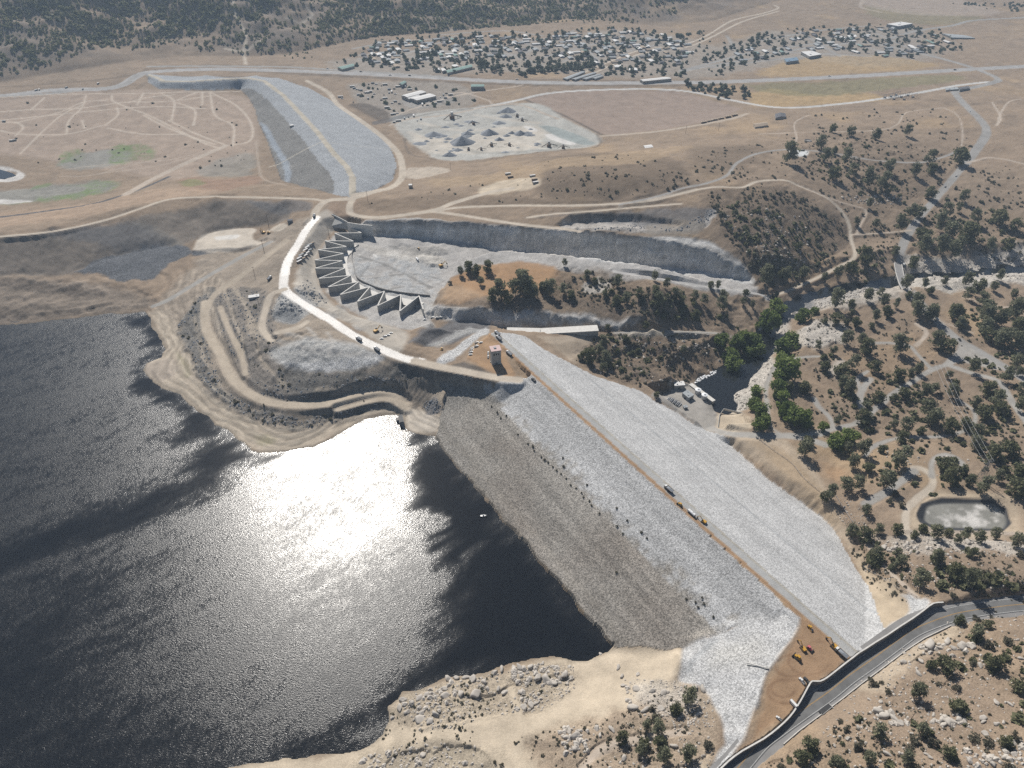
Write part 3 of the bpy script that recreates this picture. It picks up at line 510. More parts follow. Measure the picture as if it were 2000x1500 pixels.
area('bluerock',P('722,432 800,426 930,436 1000,444 1120,452 1250,462 1360,464 1420,492 1465,535 1465,556 1360,536 1240,516 1114,500 930,480 800,466 722,455'),2,3,.95,.55,.9)
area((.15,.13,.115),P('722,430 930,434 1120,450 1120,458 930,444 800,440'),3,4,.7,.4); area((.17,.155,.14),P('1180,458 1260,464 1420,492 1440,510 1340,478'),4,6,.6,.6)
area('bluerock',P('1090,446 1120,434 1250,432 1330,440 1400,400 1395,425 1330,452 1200,450'),3,6,.6,.8,1.0); area((.24,.215,.185),P('1255,432 1300,428 1370,425 1360,455 1300,460 1262,455'),3,4,.8,.35,.4); area('ripdark_shade',P('1030,425 1130,420 1250,410 1390,402 1385,418 1250,440 1130,432'),4,6,.7,.4,.6)
area('orange',P('862,580 885,545 930,518 1000,512 1080,520 1096,545 1085,562 1020,572 950,575 900,590 860,592'),3,4,.9,.12,.2); area((.42,.31,.21),P('862,560 900,560 940,575 880,590 855,590'),5,5,.6)
area('brown',P('1090,525 1180,530 1300,560 1400,590 1440,600 1430,650 1350,640 1250,610 1100,600 1060,580'),8,10,.8,.6,1.0); area('granite',P('1140,560 1180,545 1192,562 1170,572 1148,578'),3,6,.8,.7,.8)
area('dkbrown',P('850,590 950,580 1060,580 1180,595 1260,600 1340,620 1330,645 1200,640 1000,630 850,615'),6,8,.5,.8,1.0); area('bluerock',P('840,600 930,604 1060,612 1180,622 1260,640 1180,640 1000,638 845,625'),4,6,.8,.7,1.2)
area((.42,.35,.27),P('1050,656 1170,655 1200,660 1150,690 1130,712 1110,700 1085,680'),3,3,.9,.12,.1); area((.25,.205,.155),P('1060,672 1140,668 1120,692 1090,690'),3,4,.6)
area('brown',P('1170,650 1260,640 1380,645 1440,660 1400,700 1400,730 1360,745 1250,755 1160,722 1120,712'),6,8,.75,.85,1.3); area('dkbrown',P('1130,690 1200,700 1260,690 1330,680 1300,740 1240,745 1160,722'),8,10,.6,.8,1.2,speck=1.2); area((.38,.35,.30),P('1200,650 1300,645 1420,652 1440,662 1330,662 1220,662'),3,4,.7)
area('ripdark_shade',P('800,672 835,636 900,626 960,635 930,648 880,668 850,674'),3,4,.85,.5,.5); area('ripblue',P('835,672 880,655 920,640 935,645 890,660 850,676'),3,3,.7,.9,.3)  # pit slope first: its shade is painted in with the dark rock colour
area('rip',P('850,706 888,676 925,652 950,640 955,648 925,668 905,688 880,704 860,712'),2,3,1,1.0,.2,cl='riprap')
area('crestdirt',P('946,660 962,650 1012,740 1020,745 985,750 958,728 912,700 925,680'),2,2,.95,.1,.1); area((.13,.115,.10),P('905,706 960,728 975,735 960,736 890,722 885,712'),2,2,.9,.3,.4)
area((.17,.155,.135),P('870,742 960,745 1020,742 1005,752 985,758 900,750'),3,3,.9,.4,.5)  # cut slope below the haul road, with shade put into its colour
# batch plant and far yards
area('quarry',P('760,230 840,218 1000,202 1060,205 1100,230 1165,262 1170,280 1130,290 960,308 860,312 830,296 790,270'),5,5,.95,.2,.3)
area('pale',P('800,262 900,268 1000,245 1060,250 1050,290 930,300 840,300 810,280'),6,10,.5,.1,.2); area('pond',P('1050,245 1085,248 1150,272 1120,276 1080,262'),2,2,.9,0,0); area('salt',P('1062,262 1085,262 1122,276 1115,284 1075,272'),2,2,.9,0,0); area('salt',P('1022,246 1040,248 1050,256 1035,258'),2,2,.9)
area('asphdark',P('726,238 800,222 808,226 735,244'),2,1,.7); area('dkbrown',P('680,205 705,200 740,210 765,225 740,235 710,220'),4,5,.8,.6,.8); area('asph2',P('780,198 830,188 875,190 885,200 820,212 800,210'),3,2,.7)
area('orange2',P('830,350 900,345 970,340 1000,330 1090,310 1200,300 1290,290 1350,285 1240,320 1080,330 1040,355 920,362 850,365'),8,8,.5,.2)
area('pale',P('795,328 860,326 875,335 820,348 790,345'),4,4,.6); area('sand',P('935,366 980,352 1040,346 1055,362 1000,375 940,380'),4,3,.9,.1)
area('sand',P('1550,290 1580,290 1578,304 1555,302'),2,1,0); area((.60,.62,.62),P('1536,291 1576,293 1576,304 1552,304'),2,1,.9,0,0)
area('red',P('640,395 700,390 690,420 650,425'),5,5,.2)
# right bank granite, river rocks, paths
area('granite',P('1772,508 1860,500 1940,490 2130,470 2130,565 2000,556 1900,560 1850,566 1785,560'),6,9,.9,.85,1.3); line('darkdirt',P('1775,548 1860,540 1940,533 2130,520'),3,3,4,al=.8); area('granite',P('1560,640 1620,625 1660,640 1640,668 1580,680 1545,660'),5,8,.85,.8,.8); area('granite',P('1640,700 1660,715 1640,740 1610,720'),4,8,.6)
area((.17,.175,.18),P('1500,620 1560,590 1640,575 1740,545 1760,552 1700,570 1640,592 1560,612 1520,640'),4,8,.9,.9,1.4); area('granite',P('1590,582 1700,566 1760,556 1775,566 1690,598 1600,606'),5,8,.7,.9,1.0)
area('granite',P('1440,720 1500,690 1515,720 1480,770 1460,800 1435,810 1425,795 1432,772 1448,750'),3,4,.9,1.0,.5); area('granite',P('1500,640 1530,625 1540,660 1515,690 1500,690'),3,5,.8,1.0,.7)
area('granite',P('1840,1050 1900,1045 1990,1060 2060,1065 2060,1080 1900,1075 1830,1065'),4,8,.7,.7); area('granite',P('1720,1050 1800,1048 1870,1060 1850,1080 1740,1078'),4,9,.5,.7,.8)
area('granite',P('1690,630 1700,640 1650,660'),3,3,0); area('sand',P('1395,806 1450,806 1470,838 1405,842'),2,2,.9,.1,0)
area('park',P('1272,774 1320,756 1362,752 1392,790 1398,836 1372,842 1330,808'),2.5,3,.9,.12,.1)
area((.40,.33,.25),P('1395,850 1480,848 1540,862 1600,930 1640,1000 1665,1060 1700,1130 1760,1165 1720,1232 1700,1140 1640,1050 1560,975 1470,895'),3,4,.85,.15,.2)
area('orange2',P('1470,865 1530,880 1600,950 1640,1010 1620,1020 1540,940'),6,6,.6); area((.42,.345,.25),P('1680,1080 1720,1130 1775,1180 1765,1210 1722,1234 1704,1180'),3,3,.9,.1,.1)
area('rip',P('1762,1162 1790,1165 1822,1178 1780,1210 1722,1240 1722,1232 1765,1205 1775,1180'),1.5,2,1,.6,.06,cl='riprap',var=.03); area('orange',P('1600,905 1650,915 1660,940 1620,935'),6,6,.5)
area((.40,.33,.245),P('1760,1010 1800,1040 1900,1050 1990,1045 2000,1020 1985,980 1960,965 1840,958 1795,975 1775,1000'),4,3,.8,.15,.1)
area('liner',P('1790,1003 1800,982 1840,972 1940,975 1966,992 1976,1022 1957,1040 1830,1036 1796,1020'),.7,0,1,.05,0,sm=False); area('mud',P('1808,1002 1812,990 1840,984 1925,984 1950,992 1964,1012 1960,1030 1938,1033 1830,1028 1806,1016'),1.5,0,1,.1,0); area('salt',P('1812,995 1850,984 1925,986 1948,996 1952,1015 1920,1026 1850,1026 1830,1015'),2,9,.75,.15,0,speck=1.6)
# near shore
area('sand',P('1199,1264 1333,1266 1330,1330 1380,1350 1400,1420 1395,1500 1380,1600 300,1600 450,1497 620,1475 740,1440 756,1385 815,1348 945,1316 1095,1280 1170,1281'),4,4,.95,.12,.25)
area((.33,.28,.215),P('780,1365 860,1335 960,1318 1050,1296 1120,1300 1130,1340 1060,1390 940,1400 900,1420 820,1428 760,1410'),4,6,.75,.7,1.3); area((.30,.26,.20),P('700,1490 760,1460 900,1440 960,1460 980,1510 700,1530'),5,6,.7,.6,.8); area('tan2',P('1000,1440 1100,1410 1200,1400 1330,1330 1390,1380 1400,1500 1100,1530'),6,10,.75,.55,.9); area('granite',P('1230,1330 1320,1335 1360,1360 1340,1390 1250,1385'),5,8,.6,.7,.8)
line('sand',P('1000,1530 1005,1470 1015,1410 1000,1350'),7,2,2); line('sand',P('760,1440 880,1430 960,1440 1040,1420 1090,1385 1130,1360'),10,3,2); line('track',P('1140,1500 1180,1460 1260,1440 1340,1430'),5,2,2); line('sand',P('880,1425 940,1450 990,1500'),6,3,2)
area((.31,.205,.125),P('1440,1470 1470,1450 1484,1395 1497,1350 1510,1315 1550,1255 1562,1215 1530,1185 1560,1190 1600,1235 1650,1290 1590,1335 1560,1380 1500,1425'),2,1.5,.95,.1,0,cl='dirt')
area('crestdirt',P('1480,1320 1560,1320 1580,1345 1540,1390 1490,1400'),6,6,.4)
for a,b,r_ in [(1545,1300,26),(1580,1290,34),(1530,1345,20),(1535,1350,30),(1600,1270,22),(1560,1260,18)]:
    line((.24,.15,.09),[(a+r_*math.cos(t)*1.2,b+r_*.8*math.sin(t)) for t in np.linspace(.3,5.2,10)],1.1,.6,.8,al=.8)
# dams
for mk,c,gr,cl in [(isD,'rip',.6,'dam_down'),(isU,'ripbrown',1.0,'dam_face')]:
    I=np.where(mk)[0]; blend(I,np.ones(I.size),c,gr,.06,cl,.025)
I=np.where(isU&(dn>-62+6*n20)&(dn>-58-(da<140)*0+(-8)*np.clip((da-330)/180,0,1)))[0]; blend(I,np.clip((62+dn[I]+n20[I]*9)/14+n7[I]*1.5,0,1),(.43,.43,.425),.8,.06,'dam_new',.03)
I=np.where(isU&(dn<-60))[0]; s_=np.clip(1-np.abs(dn[I]+118+n20[I]*3)/5,0,1)*.45; blend(I,s_,(.30,.275,.235),.7)
I=np.where(isU&(dn<-60))[0]; s_=np.clip(n60[I]*1.4+.2,0,1)*.5; blend(I,s_,(.19,.155,.125),1.0)
I=np.where(isD)[0]; s_=np.clip(1-np.abs(dn[I]-62)/2.2,0,1)*.55+np.clip(1-np.abs(dn[I]-112)/1.6,0,1)*.3; blend(I,s_,(.33,.34,.345),.5)
for mk,am in ((isD,.16),(isU,.30)):
    I=np.where(mk)[0]; st_=vnoise(dn[I]/3.2+n60[I]*.8,da[I]/130,81)+.6*vnoise(dn[I]/1.6,da[I]/60,82)+.7*vnoise(dn[I]/11,da[I]/45,83); col[I]*=(1+am*st_)[:,None]
I=np.where(isD)[0]; s_=np.clip(1-np.abs(dn[I]-62)/1.8,0,1)*.7+np.clip(1-np.abs(dn[I]-34-.08*da[I])/1.4,0,1)*.25; blend(I,s_,(.30,.31,.315),.4)
area('rip',[p[:2] for p in WING],1.5,1.5,1,.75,.06,cl='riprap',sm=False,var=.03); line((.36,.37,.375),P('1345,1310 1352,1290 1380,1265 1400,1250'),4,1.5,.5,.7,.6)
area((.44,.425,.38),P('1400,1260 1470,1240 1500,1270 1450,1300 1390,1300'),8,6,.35,.9)
I=np.where(isC)[0]; blend(I,np.ones(I.size),'crestdirt',.12,.0,'dam_crest',.1); k=I[dn[I]>-2.2+.2*n7[I]]; blend(k,np.ones(k.size),'crestgrey',.12,.0,'dam_crest',.05); k=I[(dn[I]>4.3+.6*n7[I])]; blend(k,np.ones(k.size)*.8,(.36,.33,.27),.3); k=I[np.abs(dn[I]+4.2)<.4]; blend(k,np.ones(k.size)*.6,(.2,.12,.07),.1)
I=np.where(isA)[0]; up=((X[I]-AUXC[5][0])*.884+(Y[I]-AUXC[5][1])*.468); sgn=np.zeros(I.size)
# side of the far dam's axis: right/downstream when to the right of the crest line
PR=np.vstack([AUXC[5:],AUXP[22:16:-1][::-1],AUXP[22:25]]) if False else np.vstack([AUXC[5:],AUXP[15:24]])
sR=sdf(X[I],Y[I],PR[:,:2])
blend(I,np.ones(I.size),(.21,.205,.195),.8,.2,'aux_face',.12); k=I[(dcA[I]<34+4*n20[I])|(sR<0)|(Y[I]>AUXC[5][1]-12)]; blend(k,np.ones(k.size),(.33,.345,.36),.75,.1,'aux_face',.06); k=I[sR<0]; cls[k]=CL['aux_down']; k=I[dcA[I]<5.5]; blend(k,np.ones(k.size),(.42,.38,.31),.1,0,'aux_crest')
area((.30,.33,.365),P('506,238 523,248 543,285 566,322 566,352 556,353 553,325 526,278'),2,3,1,.9,.1); line((.50,.46,.38),P('526,326 560,312 600,290 632,276'),2.2,1.5,.4); line((.44,.42,.38),P('632,276 680,284 765,292'),1.6,1.5,.5,al=.7)
line('dkbrown',P('480,141 700,150 960,164 1240,168 1400,166'),14,5,3,al=.55); line('dkbrown',P('300,136 560,134 760,146 960,155 1240,158'),8,4,3,al=.6); line('brown',P('0,170 150,160 262,146 300,132 400,128 560,127'),10,4,4,al=.7)
for s in ('800,232 850,220 1000,205','790,270 800,300 850,312','1165,262 1172,282 1130,292 960,310','700,212 730,228 745,240','930,212 1000,198','855,192 870,204'): line('dkbrown',P(s),5,2,2,al=.6)
for s in ('820,240 900,255 1000,250 1060,262','860,285 960,275 1060,290','800,258 850,275 900,262','930,225 1000,235 1050,240'): line('pale',P(s),12,5,4,al=.5)
for s in ('840,250 900,245','900,285 960,300 1080,292','960,220 1040,228','1060,285 1120,285'): line('mud',P(s),14,6,6,al=.6)
area('pond',P('1062,250 1090,256 1160,278 1140,283 1090,268'),2,2,.9)
# roads and tracks  (name, width, points)
def R_(c,w,s,cl='dirt',bench=5,**k): return line(c,P(s),w,cl=cl,bench=bench,**k)
R_((.345,.335,.325),30,'-150,196 0,188 100,176 220,172 268,148 300,140 420,135 560,138 700,144 820,150 960,158 1100,162 1240,162 1400,160 1560,154 1700,147 1830,139 2000,130 2150,122','highway',8)
R_('asph2',14,'290,130 420,129 560,131 660,137 760,143 870,150','highway',4); R_('asph2',14,'270,148 262,150 240,166 170,175 60,186 -100,192','highway',4)
R_('conc',12,'930,212 1010,196 1060,184 1130,177 1250,174 1340,178 1420,194 1500,208 1560,210 1640,203 1700,196 1800,180 1870,167 1930,160','highway',4)
R_('asph2',17,'1790,102 1830,112 1880,126 1920,140 1950,155 1930,164 1870,178 1868,186 1890,210 1920,240 1926,262 1905,295 1885,320','highway',5); R_('asph2',13,'1790,102 1700,85 1600,90 1500,108 1440,120 1380,130 1330,140','highway',0)
R_('asph2',13,'1885,320 1860,350 1830,385 1800,420 1775,455 1760,490 1759,512','highway',6); R_('asph2',14,'1778,566 1795,590 1830,628 1870,662 1920,692 2000,740 2080,790','highway',6)
R_('park',9,'1850,712 1868,695 1885,682','park',2)
area('park',P('1868,690 1880,668 1915,692 1960,722 1900,712 1872,702'),2,2,.9,.12,.1)
R_('asph2',15,'2150,20 2000,34 1900,40 1860,50 1790,60 1740,75','highway',0); R_('asph2',12,'1330,138 1400,120 1480,100 1600,84','highway',0)
R_('road',13,'690,385 700,378 760,368 785,345 782,310 770,290 740,262 700,232 660,205 640,180 600,158','dirt',3)
line('tan2',P('1130,152 1190,126 1255,101 1335,90 1388,71 1440,41 1500,24'),34,4,2,al=.8); R_('road',8,'1120,150 1180,125 1250,98 1330,88 1380,70 1430,40 1490,26 1520,16 1512,10','path',3); R_('road',8,'1140,152 1200,125 1262,102 1340,92 1395,70 1450,42 1520,22','path',3)
R_('track',6,'770,225 830,205 900,185 1000,170 1020,166','path',3); R_('track',6,'870,190 900,180 950,195 960,202','path'); R_('track',7,'760,245 800,232 870,225 1000,203 1090,232','path',0)
R_('road',7,'-100,470 0,462 100,452 200,432 270,408 330,390 400,384 500,386 600,388 630,392','dirt',4); R_('asphdark',6,'-100,432 0,424 100,411 180,398 250,378 285,365 330,345','highway',3); R_('track',14,'245,380 300,350 360,320 410,298 440,285','path',3)
R_('road',13,'615,432 618,410 640,392 690,386 740,372','dirt',5)
R_('haul',12,'618,425 598,450 580,480 562,510 556,540 556,565 590,592 640,622 690,655 740,680 790,700 822,706','haul',6,gr=.08)
R_('road',12,'810,705 860,716 920,728 975,738 1012,742','dirt',5); R_('road',9,'556,565 530,575 520,600 512,640 530,665','path',4); R_('road',8,'540,650 580,640 600,628','path',3)
R_('road',11,'690,386 682,405 690,420 740,425 800,418 850,410 890,395 960,375 1000,368','dirt',4); R_('road',8,'840,414 900,405 1000,402 1100,401 1170,400 1260,393 1320,380 1362,370','dirt',4); R_('road',9,'840,412 900,420 960,430 1030,440 1100,447 1130,452','dirt',4)
R_('road',6,'1030,425 1080,418 1160,412 1240,405 1330,398','path',3); R_('asph2',6,'1210,400 1290,382 1330,368 1380,358 1420,342 1440,318 1480,300 1540,292 1620,298 1700,312 1790,318 1830,310 1860,300 1880,290','park',4); R_('road',6,'1362,370 1400,365 1450,366 1480,354 1530,352 1560,362 1620,390 1655,430 1662,470 1670,500 1640,520 1580,550 1520,575 1490,578','dirt',4)
R_('track',4,'1560,362 1640,395 1690,410 1680,440 1672,460','path',3); R_('track',4,'1665,458 1720,456 1780,450','path',2); R_('track',3,'1545,290 1556,270 1552,240 1580,225','path',0); R_('track',3,'1480,262 1600,258 1740,250 1770,220 1842,210','path',0); R_('track',3,'1842,210 1870,225 1880,260 1878,285','path',0)
R_('track',5,'1890,318 1940,308 2020,325','path',2); R_('track',4,'1938,200 1955,230 1945,245','path',0); R_('track',4,'2050,195 1980,195 1955,220 1948,245','path',0)
R_('spill',7,'1200,530 1360,556 1480,576 1500,585','path',2)
R_('park',9,'530,472 480,498 430,525 380,555 330,585 300,598','path',4); R_('shore',10,'560,470 520,500 470,540 420,575 400,610','path',4); R_('shore',12,'400,590 402,640 430,690 455,740 500,775 560,790 640,788 700,772 760,768 790,790','path',5); R_('shore',7,'430,600 450,650 470,690 480,730','path',3); R_('shore',7,'660,800 720,784 760,780 795,798','path',4)
R_('park',10,'1385,835 1420,846 1480,850 1560,853 1610,868','park',4); R_('park',7,'1560,853 1640,835 1668,828 1690,815 1720,790 1750,765 1790,740 1820,722 1850,712 1880,700','park',4); R_('park',9,'1850,712 1900,730 1950,745 1980,790 2010,830','park',4)
R_('park',6,'1600,850 1625,835 1620,815 1600,795 1590,778','park',3); R_('park',8,'1700,740 1680,770 1685,800 1700,810','park',3); R_('park',5,'1695,725 1675,740 1682,765','park',3); R_('park',5,'1820,722 1790,690 1775,675 1740,670 1700,670','park',3); R_('track',6,'1790,675 1810,650 1790,632','path',3)
R_('park',5,'1690,890 1710,870 1760,855 1840,852 1890,838 1905,820 1900,800 1870,780','park',3); R_('road',7,'1770,1050 1770,1000 1790,975 1820,950 1820,930 1800,915 1785,914','path',4); R_('park',8,'1690,985 1740,955 1785,920','park',3); R_('park',6,'1820,930 1822,900 1850,888 1880,905 1870,920','park',3); R_('track',4,'1770,1040 1850,1040 1930,1042 2060,1044','path',2)
R_('park',5,'1498,800 1495,770 1500,745 1520,710 1560,698 1600,696','park',3); R_('park',3,'1500,780 1505,830 1530,850','path',2); R_('track',5,'1680,1040 1700,1070 1730,1110 1790,1165','path',2); R_('track',3,'1770,560 1800,610 1850,632 1900,650','path',2); R_('track',3,'1880,580 1960,600 2050,590','path',2)
R_('park',4,'1200,650 1300,647 1400,651','path',2)
# tracks over the reservoir flats
for s in ('-50,222 60,214 150,212 240,200 330,198 420,186','0,190 130,184 300,182 470,178','88,190 60,215','168,186 160,210 135,235 130,260','218,186 222,198 250,210 290,225 340,250 400,280 430,290','250,200 290,190 340,185','268,205 280,182','315,182 340,198 335,235','340,198 380,182 400,180','345,200 380,215 378,245','395,180 395,205','410,180 420,225 455,245 455,285','412,180 460,205 490,240 488,275 440,285','30,240 120,218 160,200 210,195','0,235 100,225 200,215 310,208 400,212','228,210 230,225 205,245','40,300 80,260 120,225 160,205','0,255 40,262 130,262 200,245','280,225 340,255 420,282','330,235 380,260 440,283','160,235 165,250','-40,250 20,238 45,248 30,265','210,250 280,262 360,262'):
    line((.50,.43,.355),P(s),4.5,2.0,1.5,al=.95,cl='path')
for s in ('130,330 220,320 330,312 440,288','200,338 300,325 400,300','500,275 505,320 515,350 560,362','120,345 180,342 260,322 330,305'): line('track',P(s),4,2,1.5,al=.6)
for s in ('455,0 460,30 478,60 480,80 475,100','440,95 475,100 510,80','475,100 480,125','600,15 610,30 590,45','560,35 600,50','720,40 760,30','860,62 900,55'): line('road',P(s),9,3,2,al=.9)
for s in ('690,95 760,82 850,76 900,70','760,120 820,95 870,80','860,68 980,60 1060,70','700,115 740,125','920,95 1000,108 1050,92 1120,60','1000,70 1060,100','1100,120 1180,95 1280,70','1180,130 1150,100','1480,80 1600,60 1700,50','1450,120 1420,70','1560,60 1640,110','1500,100 1700,110','800,110 870,128','930,85 1030,118 1060,128','880,100 940,72','1010,86 1110,66','1060,112 1200,75','1140,118 1290,86','1210,118 1330,90','1390,132 1500,118 1620,104','1620,70 1720,100','1700,60 1790,100','700,108 800,100 880,100'): line('asph2',P(s),11,3,1,al=.9)
# shoreline dampness on the dry side
b=np.where((lsd>-1)&(lsd<5))[0]; blend(b,np.clip(1-lsd[b]/4,0,1)*.5,(.19,.16,.12))
# layered rock of the spillway cut
wI=region(np.array([G(700.,430.,0.),G(1480.,560.,-40.),G(850.,600.,-10.),G(1300.,640.,-20.)]),10)
slp=np.gradient(H2,axis=0).ravel()[wI]/np.maximum(np.gradient(YY,axis=0).ravel()[wI],.1); sel=np.abs(slp)>.75; wk=wI[sel]
strat=vnoise(H[wk]/2.6+n60[wk]*4,X[wk]*.012,66)+.8*vnoise(X[wk]/14,H[wk]/3,67)+.5*vnoise(X[wk]/3,H[wk]/1.5,71); col[wk]*=(1.12+.62*strat)[:,None]; col[wk]=col[wk]*np.array([1,.98,.95])
H[wk]+=(vnoise(X[wk]/11,H[wk]/4,68)*1.6+vnoise(X[wk]/3.5,H[wk]/2.,69)*1.0)
# drawdown rings left by the falling lake
rI=np.where((lsd>1)&(lsd<110)&(X<-45)&(Y>420)&(Y<1150)&(H<-12)&(cls==0))[0]; ring=np.sin((H[rI]+n60[rI]*2.5)*2*np.pi/1.9)+.6*np.sin((H[rI]+n20[rI]*.6)*2*np.pi/.83+1); kk=np.clip(1-(H[rI]+24)/12,0,1)
col[rI]*=(1+.15*ring*kk)[:,None]; H[rI]+=.22*ring*kk
# relief at stone and gully scale
far=np.clip((Y-900)/900,0,1)
H=H+rough*(n20*3.4+n7*1.5+n60*5*(rough>.6)*(lsd>20))*(1-far*.3)*np.clip((lsd-1)/10,0,1)
H=np.where(lsd<0,np.minimum(H,LZ-.35),H)
cI=region(np.hstack([CORR,CORR[:,:1]]),4); cd=sdf(X[cI],Y[cI],CORR); k=cI[cd<1.0]; H[k]=-2.85; cls[k]=0; col[k]=np.array(K['sand'])*.8; grain[k]=.2
H2=H.reshape(NR,NCC)
if not np.isfinite(H).all(): print('BAD H')
# ================================================================ TERRAIN OBJECTS
V=np.stack([X,Y,H],1); idx=np.arange(NR*NCC).reshape(NR,NCC)
F=np.stack([idx[:-1,:-1],idx[:-1,1:],idx[1:,1:],idx[1:,:-1]],-1).reshape(-1,4)
Vg=V.reshape(NR,NCC,3); du=np.gradient(Vg,axis=1); dv=np.gradient(Vg,axis=0); NRM=np.cross(du,dv); NRM/=np.linalg.norm(NRM,axis=-1,keepdims=True)+1e-9; NRM=NRM.reshape(-1,3)
fc=np.stack([cls[F[:,k]] for k in range(4)],1); fcl=np.sort(fc,1)[:,2]
col=np.clip(col,.008,.85)
def terr(name,classes,material='terrain',parent=None):
    f=F[np.isin(fcl,[CL[c] for c in classes])]
    if not len(f): return None
    u,inv=np.unique(f.ravel(),return_inverse=True); o=mesh_np(name,V[u],inv.reshape(-1,4),M[material],True,parent); me=o.data
    a=me.attributes.new('col','FLOAT_COLOR','POINT'); a.data.foreach_set('color',np.hstack([col[u],np.ones((len(u),1))]).astype(np.float32).ravel())
    g=me.attributes.new('grain','FLOAT','POINT'); g.data.foreach_set('value',grain[u].astype(np.float32))
    me.normals_split_custom_set_from_vertices(NRM[u].tolist()) if len(u)<60000 or name!='ground' else me.normals_split_custom_set_from_vertices(NRM[u])
    return o
def st(name,classes,material='terrain'):
    o=terr(name,classes,material)
    if o: tag(o,kind='structure')
    return o
st('ground',['ground','spill']); st('highway',['highway']); st('dirt_road',['dirt']); st('haul_road',['haul'],'wet'); st('park_road',['park']); st('path',['path'])
rp=st('riprap_bank',['riprap'])
md=empty('dam',(*( (A3+B3)/2)[:2],0),0,'long straight rockfill dam with pale grey riprap holding back the dark lake','dam')
ad=empty('dam',(*AUXC[7][:2],0),0,'distant bending embankment dam of blue-grey rock beyond the spillway','dam')
def part(name,classes,root):
    o=terr(name,classes)
    if o: o.parent=root; o.matrix_parent_inverse=root.matrix_basis.inverted()
    return o
bpy.context.view_layer.update()
f1=part('upstream_face',['dam_face'],md); f2=part('rockfill_band',['dam_new'],md); part('downstream_face',['dam_down'],md); part('crest_road',['dam_crest'],md)
if f1: f1['label']='weathered brown-grey rock facing along the waterline'
part('upstream_face',['aux_face'],ad); part('downstream_face',['aux_down'],ad); part('crest_road',['aux_crest'],ad)
# ---- water
wm=bpy.data.materials.new('lake_water'); wm.use_nodes=True; n=wm.node_tree; L=n.links; b=n.nodes['Principled BSDF']
b.inputs['Base Color'].default_value=(.006,.007,.009,1); b.inputs['IOR'].default_value=1.33; b.inputs['Specular IOR Level'].default_value=.5
at=n.nodes.new('ShaderNodeAttribute'); at.attribute_name='ripple'
tc=n.nodes.new('ShaderNodeTexCoord'); mp=n.nodes.new('ShaderNodeMapping'); mp.inputs['Rotation'].default_value=(0,0,R(25)); mp.inputs['Scale'].default_value=(1,1.7,1); L.new(tc.outputs['Object'],mp.inputs[0])
nz=n.nodes.new('ShaderNodeTexNoise'); nz.inputs['Scale'].default_value=.5; nz.inputs['Detail'].default_value=3; nz.inputs['Roughness'].default_value=.75; L.new(mp.outputs[0],nz.inputs['Vector'])
bp=n.nodes.new('ShaderNodeBump'); bp.inputs['Distance'].default_value=.22; L.new(nz.outputs['Fac'],bp.inputs['Height'])
s1=n.nodes.new('ShaderNodeMapRange'); s1.inputs[3].default_value=.015; s1.inputs[4].default_value=1.0; L.new(at.outputs['Fac'],s1.inputs[0]); L.new(s1.outputs[0],bp.inputs['Strength'])
s2=n.nodes.new('ShaderNodeMapRange'); s2.inputs[2].default_value=1.6; s2.inputs[3].default_value=.09; s2.inputs[4].default_value=.345; L.new(at.outputs['Fac'],s2.inputs[0]); L.new(s2.outputs[0],b.inputs['Roughness']); L.new(bp.outputs[0],b.inputs['Normal'])
